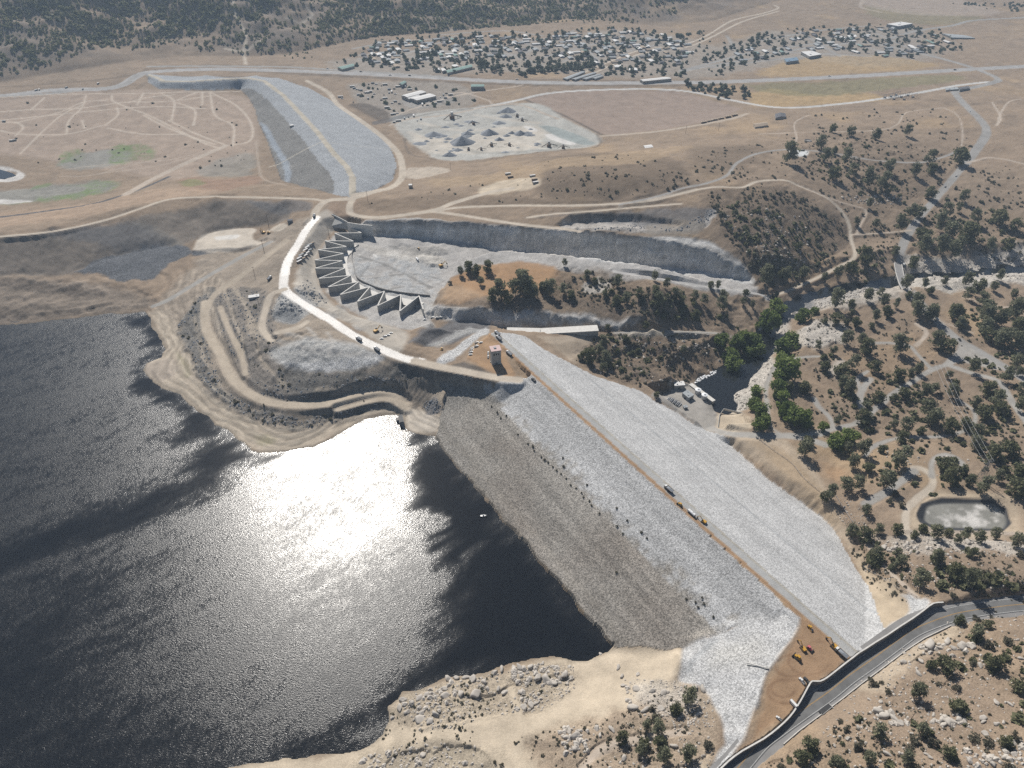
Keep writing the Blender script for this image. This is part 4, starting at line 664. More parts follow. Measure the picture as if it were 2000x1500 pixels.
def lakemesh():
    yy=[120.]
    while yy[-1]<1500: yy.append(yy[-1]+1.9*((yy[-1]*CT+530*ST)/500)**1.3)
    yy=np.array([-3000,-1000,-200,0,60]+yy); sx=np.concatenate([[-14,-6,-3,-2,-1.6],np.linspace(-1.4,.62,520)])
    Yw,Sw=np.meshgrid(yy,sx,indexing='ij'); Xw=Sw*WY(Yw); x=Xw.ravel();y=Yw.ravel(); nr,nc=Xw.shape
    s=sdf(x,y,LAKE)
    def reg(pts,soft,warp=14):
        P_=cat(np.array([G(a,b,LZ)[:2] for a,b in pts+pts[:1]]),3)[:-1]
        # wind streaks run from lower left to upper right
        c_,s_=math.cos(R(38)),math.sin(R(38)); u=(x*c_+y*s_)/3.2; v_=-x*s_+y*c_
        nn=fbm(u,v_,22,4,61); n2_=fbm(u,v_,8,3,62); return np.clip(.5-(sdf(x,y,P_)+warp*(nn*2+n2_))/(2*soft),0,1)
    c_,s_=math.cos(R(38)),math.sin(R(38)); u=(x*c_+y*s_)/4; v_=-x*s_+y*c_
    gc=G(640.,900.,LZ); gd=np.hypot(x-gc[0],y-gc[1]); r=np.clip(.68+.54*np.clip((gd-90)/260,0,1)+.7*np.clip((y-800)/260,0,1)*(x<-300)+.24*fbm(u,v_,40,4,63),.45,1.6)
    r*=1-.97*reg(P('800,850 850,855 1210,1262 1120,1300 950,1320 800,1350 750,1400 640,1500 560,1520 690,1440 790,1340 850,1240 905,1130 850,1060 800,980 790,930'),26,16)
    r*=1-.90*reg(P('395,812 450,850 510,884 560,888 470,915 430,950 330,990 200,1040 60,1100 -200,1160 -200,1120 60,1040 240,985 340,950 385,925 370,890 345,860 385,850'),24,16)
    r*=1-.93*reg(P('296,615 330,690 300,702 280,715 300,745 380,792 400,815 380,830 330,790 270,755 255,735 275,700 300,680 285,650 240,625'),12,10)
    r*=1-.40*reg(P('-300,1220 100,1150 230,1220 380,1340 560,1420 620,1600 -300,1600'),60,30)
    r=np.maximum(r,.55*reg(P('1065,1140 1090,1130 1180,1235 1160,1262 1110,1220 1075,1180'),5,6)); r=np.maximum(r,.45*reg(P('905,1090 930,1060 962,1048 955,1062 925,1085 900,1110'),3,4)); r=np.maximum(r,.5*reg(P('800,1000 860,1000 870,1020 830,1040 800,1050'),4,6))
    r=np.clip(r*(1+.35*fbm(u*2,v_*1.2,7,3,65)+.5*(np.random.default_rng(3).random(r.size)-.5)),.02,1.6)
    idw=np.arange(nr*nc).reshape(nr,nc); f=np.stack([idw[:-1,:-1],idw[:-1,1:],idw[1:,1:],idw[1:,:-1]],-1).reshape(-1,4)
    f=f[(s[f]<4).any(1)]; uq,inv=np.unique(f.ravel(),return_inverse=True)
    o=mesh_np('lake_water',np.stack([x[uq],y[uq],np.full(uq.size,LZ)],1),inv.reshape(-1,4),wm,True)
    a=o.data.attributes.new('ripple','FLOAT','POINT'); a.data.foreach_set('value',r[uq].astype(np.float32)); return tag(o,kind='structure')
lakemesh()
rw=mat('river_water',(.014,.016,.018),rough=.14,var=.1,scale=.2,bump=.15,spec=.5)
def flatpoly(name,pts,m,kind='structure'):
    b=MB(); b.add(pts,[tuple(range(len(pts)))]); o=b.build(name,m); return tag(o,kind=kind)
flatpoly('river_water',[(*G(a,b,RZ)[:2],RZ) for a,b in P('1352,754 1372,737 1450,690 1490,620 1560,570 1700,535 1840,515 2150,490 2150,570 1860,570 1700,590 1600,620 1530,660 1490,730 1450,830 1400,812')],rw)
flatpoly('pond_water',[(*G(a,b,-33.6)[:2],-33.6) for a,b in P('-200,328 0,331 24,338 32,343 10,349 0,350 -200,356')],rw)
# ================================================================ VEGETATION AND ROCK
def crown_arrays(r,h,z0,nclump,nq,size,seed,open_=.35,flat=1.):
    g=np.random.default_rng(seed); V=[];T=[]
    for c in range(nclump):
        t=g.random()*2*np.pi; q=g.random()**.5; zz=g.random()
        env=np.sin(np.pi*np.clip(.12+.80*zz,0,1))**.6
        cx,cy,cz=np.cos(t)*q*r*.72*env,np.sin(t)*q*r*.72*env,z0+zz*(h-z0)*.86; cr=r*(.30+.20*g.random()); tone=g.random()
        n=int(nq/nclump); d=g.normal(size=(n,3)); d/=np.linalg.norm(d,axis=1,keepdims=True); rad=cr*(.45+.6*g.random(n))[:,None]
        cen=np.array([cx,cy,cz])+d*rad*np.array([1,1,.72*flat]); a=g.normal(size=(n,3)); a/=np.linalg.norm(a,axis=1,keepdims=True); b=np.cross(a,g.normal(size=(n,3))); b/=np.linalg.norm(b,axis=1,keepdims=True)
        s=size*(.6+.8*g.random(n))[:,None]
        V.append(np.stack([cen-a*s-b*s*.7,cen+a*s-b*s*.6,cen+a*s*.8+b*s,cen-a*s*.9+b*s*.8],1).reshape(-1,3)); T.append(np.full(n*4,tone*.7)+g.random(n).repeat(4)*.3)
    V=np.concatenate(V); return V,np.concatenate(T)
def leafobj(name,V,T,m,parent=None):
    o=mesh_np(name,V,np.arange(len(V)).reshape(-1,4),m,False,parent); a=o.data.attributes.new('tone','FLOAT','POINT'); a.data.foreach_set('value',T.astype(np.float32)); return o
PROT={}
def mktree(kind,k,m,r,h,z0,ncl,nq,size,lean=0,name='tree'):
    root=empty(name,(0,0,-500)); root['category']='tree'
    V,T=crown_arrays(r,h,z0,ncl,nq,size,100+k*7+hash(kind)%50 if False else 100+k*7+len(kind),flat=1)
    V[:,0]+=lean*V[:,2]
    leafobj('crown',V,T,m,root)
    if z0>.3:
        b=MB(); g=random.Random(k); top=(lean*h*.6,0,h*.62); b.bar((0,0,-1.2),(lean*z0,0,z0),.045*h*.55,0,6,.035*h*.5); b.bar((lean*z0,0,z0),top,.035*h*.5,0,5,.012*h)
        for i in range(5):
            t=g.random()*6.28; zz=z0+(h*.5-z0)*g.random(); b.bar((lean*zz,0,zz),(lean*zz+math.cos(t)*r*.65,math.sin(t)*r*.65,zz+h*.2),.018*h*.5,0,4,.006*h)
        b.build('trunk',M['bark'],root)
    PROT.setdefault(kind,[]).append(root); return root
for k in range(5): mktree('pine',k,M['pine'],.50,1.12,.26,18+k*2,1000,.036,(k-2)*.04,'pine_tree')
for k in range(4): mktree('oak',k,M['oak'],.52,.92,.16,18+k,1050,.038,(k-1)*.03,'oak_tree')
for k in range(3): mktree('ripa',k,M['ripa'],.52,.85,.08,16+k,1150,.038,0,'riverside_tree')
for k in range(3): mktree('bush',k,M['bush'],.50,.62,.0,9+k,420,.045,0,'bush')
for k in range(3): mktree('town',k,M['town'],.50,.95,.1,16,420,.055,0,'shade_tree')
used={}
def place(kind,p,size,label,group,cat=None,tall=1.,parts=True):
    L_=PROT[kind]; k=random.randrange(len(L_)); src=L_[k]
    if (kind,k) not in used: o=src; used[(kind,k)]=1
    elif parts: o=copy_tree(src)
    else:
        o=src.children[0].copy(); link(o); o.parent=None; o.name=src.name.split('.')[0]
    o.location=(p[0],p[1],p[2]-.15); o.rotation_euler=(0,0,random.random()*6.28); s=size*random.uniform(.92,1.08); o.scale=(s,s*random.uniform(.88,1.1),s*tall*random.uniform(.92,1.15))
    tag(o,label,cat or {'pine':'pine tree','oak':'oak tree','ripa':'tree','bush':'bush','town':'tree'}[kind],group); return o
def region_of(x,y):
    rg=[((0,1500,1420,1700),'beside the sand and boulders on the near lakeshore'),((1000,1420,1250,1700),'among the boulders on the near lakeshore'),
     ]
    if y>1200 and x<1480: return 'on the sandy boulder shore left of the near road bend'
    if y>1180: return 'on the bouldery slope right of the near highway'
    if y>1030: return 'on the rocky ground between the lined pond and the highway wall'
    if x>1780 and y>930: return 'round the lined pond'
    if y>840: return 'in the park between the dam toe and the lined pond'
    if x<1240 and y>640: return 'at the left edge of the dam face above the outlet works'
    if x<1420 and y>640: return 'on the rocky bank above the river pool'
    if y>620 and x<1560: return 'on the bank of the river pool'
    if y>700: return 'in the park among the winding paved lanes'
    if y>600 and x<1830: return 'on the open ground right of the river rocks'
    if y>600: return 'beside the highway where it leaves the park'
    if x<1480 and y>470: return 'on the orange knoll between the two spillway channels'
    if y>470 and x<1780: return 'along the dirt road above the river gorge'
    if y>470: return 'along the granite river bed beyond the bridge'
    if y>390 and x>1740: return 'beside the highway bends above the bridge'
    if y>340 : return 'on the brushy slope above the spillway outlet'
    return 'on the dark hillside below the upper lane'
def parse(s,ox,oy,sc_): return [(ox+float(a)/sc_,oy+float(b)/sc_,float(c)/sc_) for a,b,c in (t.split(',') for t in s.split())]
T_R=parse('''290,100,150 500,45,110 570,20,60 340,15,120 150,180,110 70,280,120 90,330,110 230,250,100 200,200,120 390,230,140 420,190,100 370,290,80 400,360,150 360,410,100 350,480,110 380,540,110 230,490,90 250,600,110 215,570,90 270,660,110 240,690,100 450,640,150 500,650,120 400,600,110 20,200,90 110,215,90 180,260,80 680,770,110 700,800,100 750,750,90 620,700,70 790,760,100''',1400,600,3)
T_P=parse('''505,470,80 410,470,70 750,190,90 590,230,50 680,260,50 840,200,60 870,240,90 920,350,80 785,335,80 630,350,70 720,380,90 730,450,90 760,490,90 940,530,80 1050,230,110 1060,400,80 1130,400,60 1170,365,60 1350,400,50 1390,450,60 1280,200,110 1340,230,100 1490,355,90 1675,410,80 1030,530,60 1090,500,90 1210,500,80 1260,480,70 1370,500,90 1580,480,110 1620,540,100 1500,560,80 1550,620,100 1220,600,110 1250,650,120 850,650,100 700,670,60 860,600,90 850,830,90 760,840,80 790,910,80 500,830,110 530,780,80 1080,760,90 1060,890,130 960,830,50 1330,920,110 1360,990,110 1430,950,80 980,1020,110 880,940,70 750,1040,90 820,1040,90 660,1090,90 630,1110,60 860,1190,70 1040,1085,50 1080,1150,50 1010,1130,50 1470,1020,70 1550,1050,110 1510,740,90 1450,680,100 1350,700,100 1190,720,60 1100,700,90 1030,690,60 1700,830,130 1600,850,120 1500,800,90 1750,960,110 1640,990,80 1730,1060,110 1780,490,80 1760,580,90 1650,600,90 780,1310,90 860,1330,100 940,1300,70 1050,1300,80 1200,1300,80 1150,1330,60 1270,1320,90 1350,1320,60 1450,1330,70 1530,1350,70 1620,1330,80 1740,1370,90 1050,1440,60 930,1440,90 900,1470,80 1270,1470,100 1400,1360,60 1480,1430,80 1560,1440,40 1900,1330,60 990,30,70 920,60,60 780,45,50 700,70,80 810,90,70 900,110,40 755,90,40 630,80,40 1160,30,90 1240,50,90 1380,40,90 1420,105,60 1560,60,110 1650,80,80 1650,200,100 1740,40,110 1760,130,90 1750,320,90 1760,380,60 1560,130,90 1590,170,80 1700,180,90 1780,200,90''',1400,600,3)
T_P+=parse('''1180,390,110 1060,300,80 1020,320,60 920,270,100 1280,260,90 1380,350,110 1470,400,120 1560,400,60 1380,480,40 1410,630,80 1510,705,90 1580,655,70 1520,615,60 1590,770,70 1700,745,70 1340,890,110 1250,890,80 1600,870,110 1500,880,50 910,990,70 1160,1050,110 1400,1010,70 1300,1000,40 1740,1010,90 1400,1130,110 950,1280,100 1190,1265,90 1150,1320,80 1260,1340,80 760,1265,50 720,1220,40 830,1360,80 880,1440,90 1100,1430,90 1150,1480,70 1350,1400,100 1500,1310,80 1580,1340,70 1680,1340,90 1740,1310,80 540,1350,120 490,1430,110 680,1470,90 740,1480,80 370,1490,60 1770,240,60 1130,1370,50 1700,1480,80 1000,1045,40 960,990,40 1010,420,30 1100,430,30''',1400,1000,3)
T_P+=parse('''1835,600,100 1770,660,80 1640,660,50 1670,780,90 1600,760,70 1470,820,90 1590,850,80 1680,850,110 1570,890,80 1700,920,110 1840,920,110 1950,860,70 1660,710,60 760,960,30 800,975,30''',700,1150,2.857)
T_P+=parse('''330,110,80 420,10,60 540,30,60 700,50,70 900,30,60 1230,200,110 370,190,80 430,150,50 490,210,90 130,190,120 430,300,90 540,290,80 640,350,90 740,370,100 780,260,90 780,400,80 1060,270,80 950,290,70 1040,210,80 1050,430,90 980,550,90 920,560,80 655,500,50 1160,550,80 1260,460,70 1240,530,50 1340,590,90 1490,590,100 1280,690,140 1170,680,120 1100,640,100 1010,700,110 1000,780,110 1110,780,110 1200,800,120 930,880,90 1430,770,80 1560,760,100 1600,640,90 620,850,120 530,920,90 450,950,70 360,980,60 230,960,70 110,960,80 200,770,60 690,630,60 850,640,90 570,610,50 820,800,70 640,1100,80 540,1150,70 420,1130,120 750,1140,70 720,1080,60 830,1150,60 940,1150,100 910,1090,60 880,1020,80 1060,1210,100 1010,1020,60 1050,1060,60 1140,1000,60 1280,1000,90 1350,1060,110 1380,1120,100 1290,1090,80 1460,1040,60 1500,970,60 1590,1090,60 1200,1210,100 1240,1280,80 1400,1210,110 1600,1200,120 1500,1250,100 1620,1300,120 1490,1370,100 1600,1400,110''',1500,250,3.333)
T_P+=parse('''20,720,110 80,700,130 140,740,100 250,720,100 200,700,70 345,550,45 400,640,35 490,630,60 520,600,35 655,650,40 690,680,70 540,670,50 600,750,50 380,750,80 330,730,60 680,790,80 740,780,80 830,750,70 925,640,60 930,720,80 1000,690,60 950,800,100 1060,750,80 1100,790,80 1190,770,60 1250,790,70 1290,690,50 1340,700,45 1360,830,90 1370,760,70 1520,740,55 1500,800,50 1560,820,50 1190,890,80 1650,650,100 1750,630,70 1880,620,70 1710,760,50 620,960,45 870,950,50 500,1160,100 590,1060,70 560,1120,80 610,1170,90 450,1150,60 740,1040,60 1110,1110,55 590,1230,60 745,1285,35 940,1400,50 640,1210,55''',1000,350,3.333)
T_P+=parse('''1400,510,50 1450,480,80 1500,500,80 1580,480,90 1530,570,50 1790,580,110 1650,640,110 1610,660,90 1700,670,90 1850,620,100 1330,570,35 1960,620,80''',480,380,3.333)
def setp(lst):
    A=np.array(lst); p=survey(A[:,:2]); dp=depth(p); w_=A[:,2]*dp/FPX
    base=survey(np.stack([A[:,0],A[:,1]+.42*w_*FPX*CT/dp*1.0],1)); return base,w_
B,W_=setp(T_R)
for i,(p,w) in enumerate(zip(B,W_)):
    place('ripa',p,w*1.0,'bushy bright green tree '+region_of(*T_R[i][:2]),'bushy green trees by the river and in the park')
B,W_=setp(T_P); cnt=0
for i,(p,w) in enumerate(zip(B,W_)):
    if p[2]<LZ-.2 and p[0]<200: continue
    rr=random.random(); where=region_of(*T_P[i][:2])
    if w<9: place('bush',p,w*1.05,'low dark bush '+where,'low bushes on the dry ground')
    elif rr<.42: place('oak',p,w*.98,'dense dark green oak '+where,'oaks and pines on the dry slopes')
    else: place('pine',p,w*.98,'grey-green open-crowned pine '+where,'oaks and pines on the dry slopes',tall=1.1)
# single bushes on the dam face and beaches
SB=parse('''775,297,22 745,265,14 825,315,18 795,330,14 945,470,22 975,485,26 980,510,20 1022,545,22 1040,560,24 1060,575,22 1085,600,18 1105,620,22 1130,640,20 1160,665,20 1185,700,22 1215,720,20 1245,745,20 1255,770,18 1290,790,20 1300,815,18 1140,550,18 1145,600,16 1275,700,22 1345,860,18 1440,830,22 1443,930,26 1500,900,20 1580,965,20 1610,1000,16 1475,975,16 890,420,16 1440,1190,16''',700,700,2.857)+parse('''1828,50,22 1917,45,20 1880,70,18 1928,78,22 1982,150,24 1895,98,16''',700,1150,2.857)+parse('''903,542,24 1693,408,22 1578,420,18 1460,520,14''',200,600,2.857)+[(263,1e3,0)][:0]
B,W_=setp(SB)
for i,(p,w) in enumerate(zip(B,W_)):
    place('bush',p,max(w*.8,3.),'small dark bush rooted in the rock of the dam face' if SB[i][0]>860 else 'lone small bush on the pale shore benches','bushes on the dam face and shore')
# ---- scattered scrub, one mass of ground cover
def inpoly_px(poly,n,seed):
    g=np.random.default_rng(seed); A=np.array(poly); out=[]
    lo,hi=A.min(0),A.max(0)
    while sum(map(len,out))<n:
        q=lo+(hi-lo)*g.random((n*2,2)); out.append(q[sdf(q[:,0],q[:,1],A)<0])
    return np.concatenate(out)[:n]
def clump_mass(name,pts,rad,nq,m,label,catg,seed=1,hgt=.7,cull=None):
    g=np.random.default_rng(seed); n=len(pts); d=g.normal(size=(n,nq,3)); d/=np.linalg.norm(d,axis=2,keepdims=True); d[...,2]=np.abs(d[...,2])
    cen=pts[:,None,:]+d*rad[:,None,None]*np.array([1,1,hgt*1.5])*(.35+.65*g.random((n,nq,1)))
    a=g.normal(size=(n,nq,3)); a/=np.linalg.norm(a,axis=2,keepdims=True); b=np.cross(a,g.normal(size=(n,nq,3))); b/=np.linalg.norm(b,axis=2,keepdims=True); s=rad[:,None,None]*.42*(.6+.7*g.random((n,nq,1)))
    V=np.stack([cen-a*s-b*s*.8,cen+a*s-b*s*.7,cen+a*s*.9+b*s,cen-a*s+b*s*.9],2).reshape(-1,3); T=(g.random((n,1,1))*.7+g.random((n,nq,1))*.3).repeat(4,2).ravel()
    o=leafobj(name,V,T,m); return tag(o,label,catg,kind='stuff')
def gridcls(p): # true where the point stands on open ground, not on a road or dam
    j=np.clip(np.searchsorted(ys,p[:,1]),1,NR-1); i=np.clip(np.searchsorted(ss,p[:,0]/WY(ys[j])),1,NCC-1); c=cls.reshape(NR,NCC); return (c[j,i]==0)&(c[j,i-1]==0)&(c[j-1,i]==0)&(lsd.reshape(NR,NCC)[j,i]>0)
def scat(regs,seed,rmin,rmax,thin=0.,thick=0.):
    pp=[];rr=[]
    for k,(s,n) in enumerate(regs):
        q=inpoly_px(P(s),n,seed+k); p=survey(q); pp.append(p)
    p=np.concatenate(pp); g=np.random.default_rng(seed)
    dens=.5+1.1*fbm(p[:,0],p[:,1],45,3,seed); keep=gridcls(p)&(g.random(len(p))<np.clip(dens,thin,1)); p=p[keep]; return p,rmin+(rmax-rmin)*g.random(len(p))**2
pS,rS=scat([('1380,375 1500,362 1560,380 1640,430 1668,470 1620,510 1560,560 1490,560 1440,490 1400,440',1200),('1600,250 1700,260 1800,280 1860,310 1840,360 1760,400 1660,440 1560,330 1540,300',930),
 ('1560,620 1700,600 1800,620 1900,660 2030,720 2030,1000 1990,960 1880,880 1700,840 1600,860 1540,800 1540,700',1350),('1640,1040 1760,1045 1900,1080 2030,1080 2030,1180 1900,1170 1760,1180 1700,1140',1050),
 ('1480,1500 1560,1460 1700,1380 1800,1260 1900,1200 2030,1170 2030,1520 1500,1520',1350),('1170,650 1260,640 1400,660 1400,700 1400,730 1360,745 1250,755 1160,722 1120,712',630),('1100,540 1180,545 1300,570 1400,600 1430,640 1350,630 1250,620 1100,590',570),
 ('1880,330 1960,320 2030,330 2030,520 1860,500 1780,480 1840,380',570),('1060,315 1230,300 1345,340 1345,360 1300,372 1180,388 1060,380',180),('345,635 400,570 420,580 400,640 410,700 440,760 500,800 590,818 680,800 760,775 790,770 760,790 680,818 600,836 520,826 440,790 390,740 370,690',90),
 ('410,580 470,560 520,570 545,680 600,725 700,735 780,725 850,740 760,760 680,785 590,795 510,780 470,720 430,650',90),('1000,1440 1200,1400 1330,1330 1390,1380 1400,1510 1000,1510',510),('760,1380 960,1318 1120,1300 1130,1340 940,1400 900,1490 700,1490',390),('1640,430 1760,430 1760,540 1700,560 1640,500',300),('1450,290 1540,260 1840,210 1870,290 1700,250 1560,290',90),('1380,290 1500,280 1560,340 1500,360 1380,360',105),('700,400 1100,330 1450,290 1500,340 1300,380 1000,395',160),('0,200 480,200 480,330 0,330',120),('1500,230 1850,200 1900,240 1900,300 1600,260',90)],11,.9,3.4)
rS*=np.clip(depth(pS)/900,.55,1.3)*.85
clump_mass('scrub',pS,rS,16,M['bush'],'dry grey-green scrub dotted over the slopes and park','scrub',3)
pT_,rT_=scat([('1560,300 1660,270 1760,300 1800,350 1780,400 1700,390 1600,350',230),('1395,400 1480,390 1580,440 1620,500 1560,545 1500,540 1440,470',330),('1740,420 1850,380 1960,400 2010,470 1960,490 1800,500 1750,470',260),('1180,560 1340,570 1420,600 1430,640 1330,625 1200,610',150),('1180,655 1260,640 1300,700 1250,745 1170,725 1130,700',110),('1400,640 1500,640 1500,690 1420,720 1390,690',90),('1850,600 1990,600 2020,760 1960,830 1900,740',420),('1880,820 1990,840 2010,990 1960,960 1900,900',120),('1640,480 1740,470 1750,540 1650,560',70),('1640,1060 1760,1060 1860,1110 1980,1120 1980,1150 1760,1150',200),('1600,690 1800,740 1850,850 1700,850 1620,800',380),('1500,1500 1600,1440 1760,1330 1850,1260 2010,1230 2010,1510',130),('1690,860 1880,860 1900,950 1780,980 1700,960',120)],91,1.3,4.2,thin=.15)
clump_mass('thicket',pT_,rT_,34,M['oak'],'olive brush thickets filling the gullies and banks between the trees','brush',13,.8)
# ---- woodland on the far mountains
regM=[('-80,-60 1340,-60 1340,20 1240,48 1100,44 980,52 860,60 760,70 640,88 560,96 480,80 380,70 280,100 200,90 100,130 -80,160',7500),('-80,-60 600,-60 500,40 300,80 100,110 -80,140',3200),('620,-20 1200,-20 1150,40 900,58 700,75 620,60',4200),('300,40 480,60 600,90 620,118 500,110 380,95 300,70',260)]
pM,rM=scat(regM,31,2.6,6.4,thin=.3); pM=pM[:]; 
clump_mass('woodland',pM,rM,13,M['oak'],'dark oak and pine woodland covering the far mountainside','woodland',5,.9)
# ---- town trees
TT=inpoly_px(P('740,78 900,70 1050,66 1200,58 1330,70 1360,110 1340,150 1200,150 1100,140 960,148 760,136 660,122'),270,71); TT2=inpoly_px(P('1350,120 1500,60 1600,62 1750,50 1850,70 1870,100 1760,115 1700,105 1600,90 1500,115 1400,150'),110,73); TT3=inpoly_px(P('1335,165 1400,160 1455,178 1465,192 1400,195 1340,178'),26,74)
TA=np.concatenate([TT,TT2,TT3]); dn_=vnoise(TA[:,0]/28,TA[:,1]/11,9); TA=TA[dn_>-.38]; pT=survey(TA); ok=gridcls(pT)
for q,p in zip(TA[ok],pT[ok]):
    where='among the houses at the foot of the mountains' if q[0]<1340 and q[1]<155 else ('in the roadside cluster below the freeway' if q[1]>=155 else 'among the shops and homes of the far right town')
    place('town',p,random.uniform(9,17),'dark round shade tree '+where,'shade trees in the town',parts=False)
extra=survey(np.concatenate([inpoly_px(P('650,126 740,78 900,70 1050,62 1200,52 1330,62 1400,60 1420,90 1340,112 1340,150 1200,150 1100,140 960,148 760,136'),520,171),inpoly_px(P('1350,120 1500,58 1600,52 1750,44 1880,66 1880,100 1760,115 1700,108 1600,92 1500,115 1400,150'),260,173),inpoly_px(P('1335,165 1400,160 1465,192 1340,180'),30,175),inpoly_px(P('1850,5 2060,5 2060,22 1960,24'),70,176),inpoly_px(P('680,165 900,165 930,200 760,235'),30,177)])); extra=extra[gridcls(extra)]
clump_mass('town_shrubbery',extra,np.random.default_rng(5).uniform(2.5,6,len(extra)),26,M['town'],'dark garden trees and hedges packed between the town houses','shrubbery',6,.8)
for k in range(26):
    t=k/25; q=survey([(1000+190*(1-abs(.5-t)*.2)*t*.85+14,146-16*t+random.uniform(-2,2)+((k%3)-1)*3)])[0]; place('town',q,random.uniform(14,19),'bright green tree in the orchard block beside the freeway','orchard block trees',parts=False)
# ---- boulders
def rock_mesh(k,name='boulder'):
    import bmesh
    bm=bmesh.new(); bmesh.ops.create_icosphere(bm,subdivisions=3,radius=.5); g=random.Random(k); pl=[]
    for _ in range(9):
        n=np.array([g.gauss(0,1),g.gauss(0,1),g.gauss(0,.8)]); n/=np.linalg.norm(n); pl.append((n,g.uniform(.26,.42)))
    sx,sy,sz=g.uniform(.8,1.25),g.uniform(.7,1),g.uniform(.55,.8)
    for v in bm.verts:
        p=np.array(v.co)
        for n,d in pl:
            e=p@n-d
            if e>0: p=p-n*e*.85
        p=p*(1+.10*math.sin(p[0]*9+k)*math.cos(p[1]*8-k)); v.co=(p[0]*sx,p[1]*sy,p[2]*sz+.1)
    me=bpy.data.meshes.new(name); bm.to_mesh(me); bm.free(); me.materials.append(M['boulder']); me.polygons.foreach_set('use_smooth',[True]*len(me.polygons)); return me
RM=[rock_mesh(k) for k in range(8)]
BL=parse('''940,1170,80 980,1200,80 1040,1220,90 1080,1240,60 1320,1220,80 1360,1240,90 1420,1210,80 1450,1230,60 1560,1210,80 1250,790,110 1350,765,70 1430,790,90 1500,795,60 1540,900,70 1000,1420,70 1490,1330,50 1610,1440,70 1575,1300,60 895,1100,36 960,1115,36 770,1330,50 830,1265,45 870,1215,30 1180,950,60 1090,880,55 1200,880,50 1230,1420,45 920,1420,50 1480,1460,60 1640,1120,60 1720,1130,60 1190,790,60 1300,800,60 1390,800,60 1470,785,60 1390,1230,60 1270,1225,50 1640,1245,50 1680,1235,45 1560,1230,50 1250,1440,40 1690,1440,70 1740,1420,60 1620,1480,60 1760,750,40 1780,860,50 1100,830,40 1130,840,30 980,210,60 1010,230,50 1350,250,45 1470,180,70 1320,170,50 1420,175,50 1760,215,60 1370,270,40 1140,1300,40 650,1275,30 690,1370,30 1050,1230,60 1000,1185,60 1330,1250,60''',1400,1000,3)
BS=parse('''480,600,65 570,590,70 650,590,75 640,500,65 500,500,60 545,500,50 600,495,60 340,730,85 400,740,60 430,700,60 1050,510,90 1000,500,60 1090,530,60 960,440,50 900,440,60 870,440,50 1210,820,90 1180,800,50 1160,830,50 1330,780,50 1415,785,60 1350,820,45 1210,890,70 1530,670,80 1600,680,70 1690,670,60 920,590,50 900,580,40 920,660,60 960,650,60 990,640,40 890,670,40 1140,360,40 1350,365,35 1030,415,40 250,620,60 230,660,60 190,720,36 340,610,60 380,590,50 270,690,50 300,640,50 480,560,50 700,520,50 760,470,60 800,450,60 720,560,50 140,665,24 150,710,22 1470,490,50 1450,440,50 1480,540,40 1560,480,40 1920,560,60 1880,550,50 1760,880,60 1480,945,50 1900,700,60 1550,560,60 1640,570,60 1700,580,60 330,970,50 360,930,50 400,960,40 1100,445,50 1150,480,60 1180,500,50 820,580,60 780,560,50''',700,1150,2.857)
for lst,lab,grp in ((BL,'pale rounded granite boulder on the dry slope around the near highway','granite boulders on the right slopes'),(BS,'weathered granite boulder in the outcrops on the near lakeshore','granite boulders on the near shore')):
    A=np.array(lst); p=survey(A[:,:2]); dp=depth(p)
    for q,w in zip(p,A[:,2]*dp/FPX):
        o=bpy.data.objects.new('boulder',random.choice(RM)); link(o); s=w*.80; o.location=(q[0],q[1],q[2]+s*.04); o.rotation_euler=(random.uniform(-.2,.2),random.uniform(-.2,.2),random.random()*6.28); o.scale=(s,s*random.uniform(.65,.95),s*random.uniform(.5,.8)); tag(o,lab,'boulder',grp)
def rock_mass(name,regs,seed,rmin,rmax,label,m,thin=.0):
    p,r=scat(regs,seed,rmin,rmax,thin); r=r*np.clip(depth(p)/760,.7,1.6); g=np.random.default_rng(seed); base=[np.array([v.co[:] for v in rock_small[k].vertices]) for k in range(4)]; fc=[np.array([f.vertices[:] for f in rock_small[k].polygons]) for k in range(4)]
    V=[];F_=[];off=0; ch=g.integers(0,4,len(p)); an=g.random(len(p))*6.28
    for i in range(len(p)):
        b=base[ch[i]]*r[i]*2*np.array([1,.8,.75]); c,s=math.cos(an[i]),math.sin(an[i]); b=np.stack([b[:,0]*c-b[:,1]*s,b[:,0]*s+b[:,1]*c,b[:,2]],1)+p[i]; V.append(b); F_.append(fc[ch[i]]+off); off+=len(b)
    return tag(mesh_np(name,np.concatenate(V),np.concatenate(F_),m,False),label,'rocks',kind='stuff')
import bmesh
rock_small=[]
for k in range(4):
    bm=bmesh.new(); bmesh.ops.create_icosphere(bm,subdivisions=1,radius=.5); g=random.Random(k+50)
    for v in bm.verts: v.co=v.co*g.uniform(.7,1.15)
    me=bpy.data.meshes.new('rock'); bm.to_mesh(me); bm.free(); rock_small.append(me)
